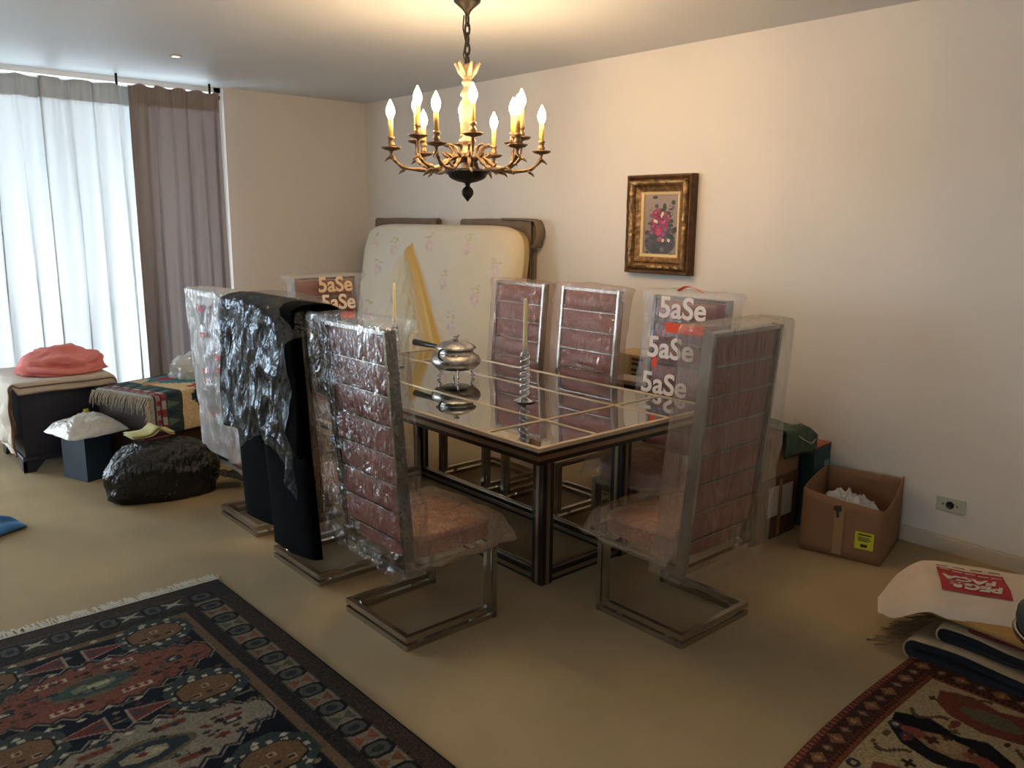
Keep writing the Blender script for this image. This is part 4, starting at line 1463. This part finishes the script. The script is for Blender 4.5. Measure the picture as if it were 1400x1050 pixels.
# ------------------------------------------------------------------ left side: chest, trunk, bags
def drape(sx0, sx1, sy0, sy1, top, over, n=70, seed=1, wav=.012, rnd=.02):
    """cloth over a box top; over = (left, right, front, back) overhangs; returns fn(s,t) with s,t in metres across the cloth"""
    l, rr, fr, ba = over
    def f(s, t):
        ox = oy = 0.0
        x, y = s, t
        if s > sx1: ox = s - sx1; x = sx1
        elif s < sx0: ox = s - sx0; x = sx0
        if t > sy1: oy = t - sy1; y = sy1
        elif t < sy0: oy = t - sy0; y = sy0
        z = top
        dx = math.copysign(min(abs(ox), rnd) * .7, ox) if ox else 0
        dy = math.copysign(min(abs(oy), rnd) * .7, oy) if oy else 0
        z -= max(0, abs(ox) - rnd * .35) + max(0, abs(oy) - rnd * .35)
        wv = wav * nz(s * 7, t * 7, seed)
        if ox: dx += math.copysign(.006 + abs(wv) * min(1, abs(ox) * 8) * 1.6, ox)
        if oy: dy += math.copysign(.006 + abs(wv) * min(1, abs(oy) * 8) * 1.6, oy)
        if not ox and not oy: z += .004 + .004 * nz(s * 5, t * 5, seed)
        return (x + dx, y + dy, z)
    return f

# navy chest: x 2.65..3.19, y .42..1.05
CX, CY, CHT = 2.92, 0.735, 0.555
chest = thing('chest', 'dark navy wooden chest by the window under a cream blanket', 'chest', (CX, CY, 0))
MB().box((0, 0, .315), (.52, .61, .47), bev=.006).build('body', 'navy_wood', chest)
MB().box((0, 0, .553 - .004), (.54, .63, .02), bev=.004).build('top', 'navy_wood', chest)
MB().box((0, 0, .085), (.55, .64, .03), bev=.006).build('plinth', 'navy_wood', chest)
for sx in (-1, 1):
    for sy in (-1, 1):
        m = MB()
        m.add([(sx * .275, sy * .32, 0), (sx * .275, sy * .25, 0), (sx * .275, sy * .19, .07), (sx * .275, sy * .32, .07), (sx * .255, sy * .32, 0), (sx * .255, sy * .25, 0), (sx * .255, sy * .19, .07), (sx * .255, sy * .32, .07)],
              [(0, 1, 2, 3), (7, 6, 5, 4), (0, 4, 5, 1), (1, 5, 6, 2), (3, 2, 6, 7), (0, 3, 7, 4)])
        m.add([(sx * .275, sy * .32, 0), (sx * .21, sy * .32, 0), (sx * .15, sy * .32, .07), (sx * .275, sy * .32, .07), (sx * .275, sy * .30, 0), (sx * .21, sy * .30, 0), (sx * .15, sy * .30, .07), (sx * .275, sy * .30, .07)],
              [(0, 1, 2, 3), (7, 6, 5, 4), (0, 4, 5, 1), (1, 5, 6, 2), (3, 2, 6, 7), (0, 3, 7, 4)])
        m.build('foot', 'navy_wood', chest)
bl = thing('cream_blanket', 'cream blanket with brown edge draped over the navy chest', 'blanket', (CX, CY, 0))
def blanket(layer, hem_front, hem_left, ext):
    fn = drape(-.272, .272, -.317, .317, .560 + layer * .012, (0, 0, 0, 0), seed=layer + 1, wav=.03, rnd=.03)
    def f(a, b):
        s = -.272 - .10 + (.272 * 2 + .10 + hem_left) * a
        t_ = -.317 + (.634 + hem_front * (0.55 + .55 * a + .08 * math.sin(a * 9))) * b
        if a > .55 and s > .272: t_ = min(t_, .317 + .012)
        x, y, z = fn(s, t_)
        if s > .272:
            x += .014 * layer
        return (x, y + .006 * layer, max(z, .10))
    return f
for k, (hf, hl) in enumerate(((.075, .45), (.035, .40))):
    f = blanket(k, hf, hl, 0)
    m = MB(); m.grid(64, 40, f)
    o = m.build('blanket_layer', 'cream_cloth', bl, True); solidify(o, .008, 1)
    hem = [f(i / 63, 1.0) for i in range(64)]
    MB().tube([(p[0], p[1] + .004, p[2]) for p in hem], .005, 6).build('brown_edge', 'brown_hem', bl, True)
    hem = [f(1.0, j / 39) for j in range(40)]
    MB().tube([(p[0] + .004, p[1], p[2]) for p in hem], .005, 6).build('brown_edge', 'brown_hem', bl, True)

def heap(name, label, cat, loc, rz, rad, m, seed, amp=.15, freq=3.0, power=2.4, flat=.35, nu=56, nv=30, ridge=True, group=None, part='cloth'):
    """soft closed heap resting on its flattened underside"""
    t = thing(name, label, cat, loc, rz, group)
    mb = MB()
    def f(a, b):
        th = 2 * PI * a; ph = -PI / 2 + PI * b
        e = Vector((math.cos(ph) * math.cos(th), math.cos(ph) * math.sin(th), math.sin(ph)))
        k = (abs(e.x) ** power + abs(e.y) ** power + abs(e.z) ** power) ** (-1 / power)
        p = e * k
        n1 = ridged(p.x * freq, p.y * freq, p.z * freq, seed) - .5 if ridge else mnoise.noise(p * freq)
        n2 = ridged(p.x * freq * 2.4, p.y * freq * 2.4, p.z * freq * 2.4, seed + 2) - .5
        s = 1 + amp * n1 + amp * .5 * n2
        z = p.z * s
        if z < -flat: z = -flat - (abs(z) - flat) * .04
        return (p.x * rad[0] * s, p.y * rad[1] * s, (z + flat) * rad[2] / (1 + flat) + .003)
    mb.grid(nu, nv, f, closed_u=True)
    mb.build(part, m, t, True)
    return t
# salmon cloth: soft stack of folds
sal = heap('folded_cloth', 'folded salmon pink cloth lying on the blanket over the chest', 'cloth', (2.865, .80, .590), .1, (.245, .21, .155), 'salmon_cloth', 31, amp=.24, freq=1.15, power=2.0, flat=.12, nu=90, nv=50)
MB().tube([(.24 * math.cos(a) * .96, .205 * math.sin(a) * .98 , .030 + .012 * math.sin(3 * a)) for a in [PI * .05 + PI * .9 * i / 30 for i in range(31)]], .022, 8).build('rolled_fold', 'salmon_cloth', sal, True)
MB().tube([(-.02 + .20 * math.cos(a), .01 + .165 * math.sin(a), .085 + .014 * math.sin(2 * a + 1)) for a in [PI * .12 + PI * .7 * i / 30 for i in range(31)]], .018, 8).build('rolled_fold', 'salmon_cloth', sal, True)

# trunk under the kilim
TN = Vector((2.625, 1.765, 0)); TA = math.radians(19.9)
TRW, TRD, TRH = 1.0, .50, .535
trunk = thing('trunk', 'dark wooden trunk under the woven blanket by the window', 'trunk', TN, TA)
MB().box((-TRW / 2, -TRD / 2, .30), (TRW, TRD, .46), bev=.008).build('body', 'dark_wood', trunk)
MB().box((-TRW / 2, -TRD / 2, .06), (TRW + .03, TRD + .03, .08), bev=.008).build('plinth', 'red_wood', trunk)
MB().box((-TRW / 2, .004, .13), (TRW, .012, .018)).build('moulding', 'table_bronze', trunk)
MB().box((-TRW / 2, -TRD / 2, TRH - .008), (TRW + .02, TRD + .02, .022), bev=.005).build('lid', 'dark_wood', trunk)
for x in (-.06, -TRW + .06):
    for y in (-.06, -TRD + .06):
        MB().lathe([(.03, .022), (.034, .012), (.028, .0)], 12, (x, y, 0)).build('foot', 'dark_wood', trunk, True)
def kilim():
    w, h = 1.02, .76      # s along trunk (0 = left fringe end), t: 0 = back, .5 = front edge, then flap
    c = Canvas(w, h, .006, 'cbb893')
    K = .76
    kr = lambda x0, y0, x1, y1, col: c.rect(x0 * K, y0, x1 * K, y1, col)
    kp = lambda pts, col: c.poly([(p[0] * K, p[1]) for p in pts], col)
    ks = lambda x, y, rx, ry, st, col: c.stepped(x * K, y, rx * K, ry, st, col)
    kr(0, 0, .035, h, '9b9a95'); kr(.035, 0, .052, h, '23232b'); kr(.052, 0, .09, h, '8d8a86')
    for k in range(12):
        kr(.058, .06 * k, .088, .06 * k + .03, '8d3540')
    kr(.09, 0, .105, h, '46334a')
    for k in range(8):
        kr(.105, .1 * k, .15, .1 * k + .05, '8c3f43'); kr(.105, .1 * k + .05, .15, .1 * k + .1, 'a9a49a')
    kr(.15, 0, .30, h, '43565a'); kr(.15, .34, .30, h, '38464c')
    for k in range(14):
        kp([(.16, .055 * k), (.28, .055 * k + .027), (.16, .055 * k + .05)], ('5a7062', '2b3a48')[k % 2])
    kr(.295, 0, .303, h, '2a2a2c')
    ks(.62, .18, .30, .21, .025, '4c7d86'); ks(.56, .14, .09, .05, .02, 'a8404a'); ks(.86, .26, .10, .06, .02, 'b5394a')
    ks(.66, .56, .26, .14, .022, '2c3f48'); ks(.66, .46, .22, .05, .022, 'a23a40'); ks(.34, .20, .06, .03, .015, 'c88f5a')
    ks(.70, .18, .08, .05, .02, '38606a')
    c.rect(0, 0, w, .02, '1f2530')
    c.speckle(c.X > -1, .12, 3)
    fn = drape(-TRW, 0, -TRD, 0, TRH + .006, (0, 0, 0, 0), seed=5, wav=.012, rnd=.022)
    def pos(X, Y):
        return np.array([fn(.015 - a, -TRD + b) for a, b in zip(X, Y)])
    t = thing('kilim_blanket', 'geometric teal, red and cream woven blanket with fringe over the trunk', 'blanket', TN, TA)
    o = link('weave', c.mesh('weave', pos), 'woven', t, True)
    solidify(o, .006, 1)
    f = MB(); rn = random.Random(4)
    for k in range(64):
        b = k / 63 * h
        p = Vector(fn(.015, -TRD + b)) + Vector((.006, 0, 0))
        ln = .07 + rn.random() * .04
        f.tube([p, p + Vector((.016 + rn.random() * .01, rn.uniform(-.008, .008), -ln * .4)), p + Vector((.018 + rn.random() * .014, rn.uniform(-.02, .02), -ln))], [.003, .0026, .0018], 5)
    fo = f.build('fringe', 'fringe', t, True); fo['kind'] = 'stuff'
kilim()
heap('clear_bag', 'clear plastic bag on top of the trunk beside the grey curtain', 'bag', (2.13, 1.27, TRH + .006), .3, (.19, .14, .15), 'white_film', 41, amp=.22, freq=1.8, flat=.3, part='film')

# blue box, white bag, garbage bag
bb_ = thing('storage_box', 'small dark blue box standing between the chest and the trunk', 'box', (2.896, 1.362, 0), TA)
for (c_, s_) in (((0, .109, .14), (.18, .012, .28)), ((0, -.109, .14), (.18, .012, .28)), ((.084, 0, .14), (.012, .206, .28)), ((-.084, 0, .14), (.012, .206, .28))):
    MB().box(c_, s_).build('side_panel', 'blue_box', bb_)
MB().box((0, 0, .006), (.156, .206, .012)).build('bottom', 'blue_box', bb_)
MB().box((0, 0, .286), (.186, .236, .012), bev=.003).build('lid', 'blue_box', bb_)
def pillow_bag(name, label, cat, loc, rz, hx, hy, hz, m, seed, tilt=0.0, part='film', amp=.25):
    t = thing(name, label, cat, loc, rz)
    mb = MB()
    def f(a, b):
        # a across, b around: top then bottom surface
        x = a * 2 - 1
        tt = b * 2
        y = (tt * 2 - 1) if tt <= 1 else (1 - (tt - 1) * 2)
        prof = (1 - abs(x) ** 3) ** .6 * (1 - abs(y) ** 3) ** .6 if abs(x) < 1 and abs(y) < 1 else 0
        n = ridged(x * 1.6, y * 1.6, .3, seed) - .4 + .5 * (ridged(x * 4, y * 4, .8, seed + 1) - .4)
        z = hz * prof * (1 + amp * n) if tt <= 1 else -hz * .25 * prof
        X, Y = x * hx * (1 + .06 * nz(y * 3, 0, seed)), y * hy * (1 + .06 * nz(x * 3, 1, seed))
        z += hz * .12 * nz(x * 2, y * 2, seed + 5)
        return (X, Y, z + hz * .32 + tilt * X)
    mb.grid(46, 61, f)
    mb.build(part, m, t, True)
    return t
pillow_bag('plastic_bag', 'white plastic bag of clothes lying on the blue box', 'bag', (2.915, 1.475, .294), TA - .15, .18, .17, .085, 'white_film', 51, part='film')
heap('garbage_bag', 'full black garbage bag on the carpet in front of the trunk', 'bag', (2.66, 2.02, 0), -.15, (.315, .175, .335), 'black_film', 61, amp=.075, freq=1.6, power=2.3, flat=.55, nu=90, nv=50, part='film')
gb = bpy.data.objects['garbage_bag']
m = MB()
m.grid(14, 10, lambda a, b: (-.25 - .19 * a, .05 + (b - .5) * (.10 + .12 * a) + .02 * nz(a * 3, b * 4, 2), .05 + .07 * (1 - a) + .03 * nz(a * 4, b * 5, 3)))
solidify(m.build('tied_end', 'black_film', gb, True), .004)
# booklet on the bag
def booklet(loc, rz):
    t = thing('open_booklet', 'yellowed open booklet with red cover on the black garbage bag', 'booklet', loc, rz)
    for k, (lift, col) in enumerate(((0.0, 'green_paper'), (.012, 'green_paper'))):
        m = MB()
        m.grid(14, 5, lambda a, b: (-.11 + .24 * a, (b - .5) * .15, .028 + lift + .038 * math.exp(-((a - .32 - .05 * k) / .13) ** 2) + .006 * a))
        solidify(m.build('page', col, t, True), .003)
    m = MB()
    m.grid(12, 4, lambda a, b: (-.11 + .17 * a, (b - .5) * .155, .010 + .016 * (1 - a)))
    solidify(m.build('cover', 'book_red', t, True), .006)
booklet((2.69, 1.955, .328), .05)
yp = thing('yellow_packet', 'small yellow packet behind the white bag below the kilim fringe', 'packet', (2.865, 1.29, .295), .4)
m = MB()
m.grid(10, 10, lambda a, b: ((a - .5) * .07 * (1 - .5 * b), .03 * math.sin(a * PI) * (1 - b) + .008 * nz(a * 5, b * 5, 1), .12 * b))
solidify(m.build('wrapper', 'yellow_paper', yp, True), .006)
# blue cloth entering at the left edge
bc = thing('blue_cloth', 'blue plastic bag on the carpet at the left edge', 'bag', (3.56, 2.04, 0), .2)
m = MB()
m.grid(26, 22, lambda a, b: ((a - .5) * .30, (b - .5) * .30 * (1 - .5 * abs(a - .6)), .012 + .05 * math.sin(PI * a) ** .6 * math.sin(PI * b) ** .6 * (1 + .6 * nz(a * 5, b * 5, 3))))
solidify(m.build('film', 'blue_cloth', bc, True), .004)

# ------------------------------------------------------------------ right side: boxes, outlet, rug pile
ol = thing('wall_outlet', 'pale wall outlet plate with round black socket low on the right wall', 'outlet', (0, 5.363, .242))
MB().box((.004, 0, 0), (.008, .135, .072), bev=.003).build('plate', 'outlet_plate', ol)
o = MB().lathe([(.019, 0), (.019, .004), (.015, .005), (.013, .002)], 20).build('socket', 'outlet_black', ol, True)
o.rotation_euler = (0, PI / 2, 0); o.location = (.008, 0, 0)
for s in (-1, 1):
    o = MB().lathe([(.004, 0), (.004, .002), (.001, .0025)], 8).build('screw', 'dark_bronze', ol, True)
    o.rotation_euler = (0, PI / 2, 0); o.location = (.008, s * .033, 0)

# open cardboard box
A0 = Vector((.530, 4.872, 0)); A1 = Vector((.446, 5.238, 0))
ex = (A1 - A0); bwid = ex.length; ex.normalize()
ey = Vector((-ex.y, ex.x, 0))           # away from the camera, towards the wall
if ey.x > 0: ey = -ey
ob = thing('open_cardboard_box', 'open cardboard box with yellow sticker on the floor by the wall', 'box', (A0 + A1) / 2 + ey * .20, math.atan2(ex.y, ex.x))
hb, dp = .31, .40
def wallp(a, b, ha, hm, hbb, name='panel', curve=0.0):
    a = Vector(a); b = Vector(b)
    m = MB()
    nrm_ = (b - a).cross(Vector((0, 0, 1))).normalized()
    def f(u_, v_):
        p = a.lerp(b, u_)
        top = ha * (1 - u_) ** 2 + 2 * hm * u_ * (1 - u_) + hbb * u_ ** 2
        return p + nrm_ * (curve * math.sin(PI * u_) * v_) + Vector((0, 0, .003 + top * v_))
    m.grid(14, 8, f)
    return solidify(m.build(name, 'cardboard', ob, True), .006)
h2 = bwid / 2
sgn = 1 if ey.dot(Vector((-math.sin(ob.rotation_euler.z), math.cos(ob.rotation_euler.z), 0))) > 0 else -1
yn, yfar = -sgn * .20, sgn * .20
wallp((-h2, yn, 0), (h2, yn, 0), .315, .285, .27, curve=.006)
wallp((-h2, yfar, 0), (h2, yfar, 0), .33, .335, .33)
wallp((-h2, yn, 0), (-h2, yfar, 0), .315, .35, .33)
wallp((h2, yn, 0), (h2, yfar, 0), .27, .25, .345)
MB().box((0, 0, .006), (bwid, dp, .006)).build('bottom', 'cardboard', ob)
o = MB().box((0, 0, 0), (.085, .085, .0012)).build('sticker', 'yellow_paper', ob)
place(o, (h2 - .075, yn - sgn * .0125, .115), (1, 0, 0), (0, 0, 1))
for k, (wl, hh, yy) in enumerate(((.06, .007, .030), (.055, .004, .016), (.06, .004, .008), (.05, .004, .0), (.03, .014, -.024))):
    q = MB().box((-.004 * (k % 2), yy, .0012), (wl, hh, .0008)).build('print', 'ink', o)
o = MB().box((0, 0, 0), (.045, .24, .001)).build('tape', 'tape', ob)
place(o, (-.01, yn - sgn * .0105, .14), (1, 0, 0), (0, 0, 1))
m = MB()
m.add([(.0, .0, 0), (.03, .004, 0), (.036, -.02, 0), (.022, -.03, 0), (.026, -.055, 0), (.012, -.06, 0), (.010, -.03, 0), (-.004, -.02, 0)], [(0, 7, 6, 5, 4, 3, 2, 1)])
o = m.build('torn_hole', 'ink', ob)
place(o, (-.035, yn - sgn * .0125, .262), (1, 0, 0), (0, 0, 1))
cpl = Vector((0, yn * .50, .015)); cpl.rotate(Matrix.Rotation(ob.rotation_euler.z, 3, 'Z'))
heap('crumpled_plastic', 'white crumpled plastic inside the open cardboard box', 'plastic film', ob.location + cpl, ob.rotation_euler.z, (.145, .075, .275), 'white_film', 71, amp=.30, freq=2.6, flat=.5, part='film')

def carton(name, label, c0, size, rz, m, flaps=True):
    t = thing(name, label, 'box', c0, rz)
    x, y, z = size
    for (c_, s_) in (((x / 2 - .003, 0, z / 2), (.006, y, z)), ((-x / 2 + .003, 0, z / 2), (.006, y, z)), ((0, y / 2 - .003, z / 2), (x - .012, .006, z)), ((0, -y / 2 + .003, z / 2), (x - .012, .006, z))):
        MB().box(c_, s_).build('panel', m, t)
    MB().box((0, 0, .004), (x - .012, y - .012, .006)).build('bottom', m, t)
    if flaps:
        MB().box((-x / 4, 0, z + .002), (x / 2 - .002, y, .005)).build('flap', m, t)
        MB().box((x / 4, 0, z + .002), (x / 2 - .002, y, .005)).build('flap', m, t)
    return t
lowc = carton('cardboard_carton', 'dark cardboard carton at the floor behind the near end chair, below the other carton', (.50, 4.50, 0), (.40, .42, .32), 0, 'cardboard_dark')
upc = carton('cardboard_carton', 'brown cardboard carton stacked on top behind the near end chair', (.49, 4.50, .327), (.38, .41, .215), 0.02, 'cardboard')
for (a, b, w_, h_) in ((.03, .20, .10, .16), (-.10, .19, .10, .17)):
    o = MB().box((0, 0, 0), (w_, h_, .001)).build('label', 'white_paper', lowc); place(o, (a, .2108, b), (-1, 0, 0), (0, 0, 1))
o = MB().box((0, 0, 0), (.03, .30, .001)).build('tape', 'tape', lowc); place(o, (-.03, .2115, .16), (-1, 0, 0), (0, 0, 1))
# green bag on the cartons
gbg = thing('green_bag', 'dark green plastic bag with pale cord slumped over the cartons', 'bag', (.37, 4.62, .55), 0)
m = MB()
def fg(a, b):
    # hangs over the +y / -x edges
    x = .12 - .28 * a; s = b * .34
    y = -.10 + s; z = .012
    if y > .098: z -= (y - .098) * 1.0; y = .098 + .014 + .02 * a
    if x < -.08: z -= .55 * (-.08 - x)
    z += .014 * (ridged(a * 2.2, b * 2.6, 0, 5) - .3)
    return (x, y, max(z, -.17))
m.grid(26, 26, fg)
solidify(m.build('film', 'green_film', gbg, True), .004)
MB().tube([(.02, .125, -.02), (-.03, .135, -.05), (-.09, .14, -.075), (-.15, .13, -.06), (-.165, .08, -.02), (-.12, .02, .03)], .0035, 6).build('cord', 'cream_cloth', gbg, True)
tc_ = carton('teal_carton', 'narrow teal carton with orange top against the right wall', (.150, 4.685, 0), (.19, .14, .44), 0.06, 'teal_card', flaps=False)
MB().box((0, 0, .441), (.19, .14, .006)).build('orange_flap', 'orange_card', tc_)
o = MB().box((0, 0, 0), (.055, .16, .001)).build('label', 'pale_green_card', tc_); place(o, (-.055, .0705, .27), (-1, 0, 0), (0, 0, 1))

# lettered box and books between the wall side chairs
sb = carton('lettered_box', 'tan box with sideways black lettering standing by the wall behind the chairs', (.26, 3.60, 0), (.22, .34, .80), 0, 'mattress_side')
o = link('lettering', text_mesh('int', .13, .003), 'ink', sb); place(o, (.1125, .045, .725), (0, 0, -1), (0, 1, 0))
o = MB().box((0, 0, 0), (.13, .15, .001)).build('label', 'foam_tan', sb); place(o, (.1105, .045, .725), (0, 1, 0), (0, 0, 1))
st = carton('low_carton', 'low dark carton carrying the stack of books behind the wall side chairs', (.51, 3.74, 0), (.20, .30, .57), 0.0, 'cardboard_dark')
for k, (hh, m_, dz) in enumerate(((.03, 'book_red', .1), (.025, 'book_cream', -.08), (.03, 'dark_wood', .05), (.025, 'book_cream', .15))):
    z = .578 + sum((.03, .025, .03, .025)[:k]) + .002 * k
    b_ = thing('book', ('dark red book at the bottom of the stack behind the chairs', 'cream book second from the bottom of the stack behind the chairs', 'dark brown book second from the top of the stack behind the chairs', 'cream book on top of the stack behind the chairs')[k], 'book', (.51, 3.735, z), dz, 'stacked books by the wall')
    MB().box((0, 0, hh / 2), (.16, .22, hh - .006)).build('pages', 'white_paper', b_)
    MB().box((0, 0, .0015), (.17, .23, .003)).box((0, 0, hh - .0015), (.17, .23, .003)).box((.0835, 0, hh / 2), (.003, .23, hh)).build('cover', m_, b_)

# pile of folded rugs
def folded_rug(name, label, y0, x0, x1, zb, th, length, m_top, m_edge, seed, gap):
    t = thing('folded_rug', label, 'rug', ((x0 + x1) / 2, y0, zb), 0, 'folded rugs in the floor pile')
    rad = (gap + th) / 2
    m = MB()
    def path(s):
        # s 0..1 : lower layer from far end to fold, fold, upper layer back
        if s < .42:
            yv = length * (1 - s / .42); z = th / 2
        elif s < .58:
            q = (s - .42) / .16 * PI
            yv = -rad * math.sin(q) * 1.1; z = th / 2 + rad - rad * math.cos(q)
        else:
            yv = length * (s - .58) / .42; z = th / 2 + 2 * rad
            z += .010 * math.sin(yv * 9 + seed) * min(1, yv * 6)
        return yv, z
    def f(a, b):
        yv, z = path(b)
        x = (x0 - x1) / 2 + (x1 - x0) * a + .012 * nz(yv * 4, z * 9, seed)
        return (x, yv + .02 * nz(a * 3, 0, seed), z)
    m.grid(10, 70, f)
    o = m.build('folded_weave', m_edge, t, True)
    solidify(o, th, 0)
    if m_top != m_edge:
        e = MB()
        def g(a, b):
            yv, z = path(b)
            k = (b - .42) / .16
            off = th / 2 + .004
            if k <= 0: return (f(a, b)[0], f(a, b)[1], z - 0.0)
            if k >= 1: return (f(a, b)[0] + .004, f(a, b)[1], z + off)
            q = k * PI
            return (f(a, b)[0] + .004 * k, f(a, b)[1] - off * math.sin(q), z - off * math.cos(q))
        e.grid(10, 40, lambda a, b: g(a, .45 + .55 * b))
        solidify(e.build('backing', m_top, t, True), .006)
    return t
folded_rug('folded_rug', 'navy rug with tan backing folded at the bottom of the pile', 5.72, .62, 1.19, .002, .030, .62, 'rug_backing', 'rug_navy', 1, .016)
folded_rug('folded_rug', 'dark blue folded rug second in the pile, its fold set back', 5.80, .62, 1.15, .094, .022, .55, 'rug_backing', 'rug_navy', 2, .006)
folded_rug('folded_rug', 'dark red folded rug in the upper part of the pile', 5.88, .62, 1.13, .154, .010, .47, 'rug_red', 'rug_red', 3, .004)
fr_ = MB(); rn = random.Random(11)
frt = [q for q in bpy.data.objects if q.name.startswith('folded_rug')][0]
for k in range(60):
    x = -.28 + .58 * k / 59; ln = .05 + .06 * rn.random()
    fr_.tube([(x, .03, .060 + rn.random() * .03), (x + rn.uniform(-.02, .02), -.02, .045), (x + rn.uniform(-.04, .04), -.02 - ln, .006 + rn.random() * .01)], .0022, 4)
fo = fr_.build('fringe', 'fringe_dark', frt, True); fo['kind'] = 'stuff'; fo.location = (0, -.06, 0)
fm_ = thing('foam_sheet', 'tan bent foam sheet between the white sack and the rug pile', 'foam sheet', (.90, 5.93, .178), -.12)
m = MB()
m.grid(20, 12, lambda a, b: (-.02 + .27 * a, -.20 + .54 * b, .006 + .010 * math.sin(PI * b) * (1 - a * .3)))
solidify(m.build('foam', 'foam_tan', fm_, True), .022)

es = Vector((.89, .45, 0))
sk = thing('white_sack', 'white sack with red printed panel lying on the folded rug pile', 'bag', (.86, 5.87, .0), math.atan2(es.y, es.x))
SKX, SKY = .25, .41
def sack_z(x, y):
    # x towards the camera, y along the pile; the left end (y < -.28) slumps over the end of the pile
    base = .222
    z = base + .020 * math.exp(-(x / .2) ** 2) + .006 * nz(x * 8, y * 8, 3) + .005 * (ridged(x * 5, y * 4, 0, 9) - .5)
    s_ = max(0, -y - .24)
    z -= 1.5 * s_ ** 1.35 * (1 + .3 * nz(x * 12, y * 3, 5)) + .02 * s_ * math.sin(x * 40)
    z -= .5 * max(0, x - .20) ** 1.1
    return z
def sack_pt(a, b, top):
    x, y = a * 2 - 1, b * 2 - 1
    p = 4.0
    kk = (abs(x) ** p + abs(y) ** p) ** (1 / p); mm = max(abs(x), abs(y))
    f = mm / kk if kk > 1e-6 else 1
    X, Y = x * f * SKX, y * f * SKY
    if Y < -.2: X *= 1 - .9 * (-.2 - Y)
    edge = min(1, (1 - mm) / .08)
    th = .012 * math.sqrt(max(0, 1 - (1 - edge) ** 2))
    return (X, Y, sack_z(X, Y) - .012 + (th if top else -th))
mb = MB()
mb.grid(44, 64, lambda a, b: sack_pt(a, b, True))
mb.grid(44, 64, lambda a, b: sack_pt(1 - a, b, False))
mb.build('cloth', 'sack', sk, True)
def on_sack(name, me, m_, cx, cy, lift, parent, sc=1.0):
    """print lying on the sack: reading direction -y, letter tops towards +x (upside-down from the camera)"""
    for v in me.vertices:
        X, Y = cx + v.co.y * sc + .0, cy - v.co.x * sc
        v.co = (X, Y, sack_z(X, Y) + lift + v.co.z)
    me.update()
    return link(name, me, m_, parent)
PX, PY = -.02, -.085
m = MB(); m.grid(24, 22, lambda a, b: (-.118 + .236 * a, -.115 + .23 * b, 0))
rp = on_sack('red_panel', m.mesh('red_panel'), 'sack_red', PX, PY, .004, sk)
def sub(me):
    bm = bmesh.new(); bm.from_mesh(me)
    bmesh.ops.triangulate(bm, faces=bm.faces[:])
    bmesh.ops.subdivide_edges(bm, edges=[e for e in bm.edges if e.calc_length() > .02], cuts=2)
    bm.to_mesh(me); bm.free()
    return me
def shear(me, k, dx, dy):
    for v in me.vertices:
        v.co.x += k * v.co.y + dx; v.co.y += dy
    return me
for body, size, dx, dy in (('PEG&', .074, -.004, .060), ('FAÇA', .074, .012, -.010)):
    on_sack('lettering', sub(shear(text_mesh(body, size, .003), .2, dx, dy)), 'sack', PX, PY, .0075, rp)
for k in range(5):
    m = MB(); m.box((-.09 + .045 * k, -.075 - .005 * k + .004 * (k % 2), 0), (.036, .007, .001))
    on_sack('print', m.mesh('print'), 'sack', PX, PY, .0065, rp)
for k in range(4):
    m = MB(); m.box((-.09 + .062 * k, -.135, 0), (.042, .007, .001))
    on_sack('print', m.mesh('print'), 'ink', PX, PY, .0065, rp)

# round stool at the right edge
STX, STY = 1.435, 6.298
stl = thing('stool', 'round dark stool with chrome rim at the right edge on the small rug', 'stool', (STX, STY, .0145))
MB().lathe([(.165, .385), (.19, .395), (.20, .42), (.198, .445), (.17, .468), (.10, .478), (.01, .48)], 40).build('seat', 'dark_upholstery', stl, True)
MB().tube([(.196 * math.cos(2 * PI * k / 40), .196 * math.sin(2 * PI * k / 40), .386) for k in range(40)], .010, 8, closed=True).build('chrome_rim', 'chrome', stl, True)
for k in range(4):
    a = PI / 4 + k * PI / 2
    MB().tube([(.10 * math.cos(a), .10 * math.sin(a), .39), (.13 * math.cos(a), .13 * math.sin(a), .0)], .011, 8).build('leg', 'black_metal', stl, True)
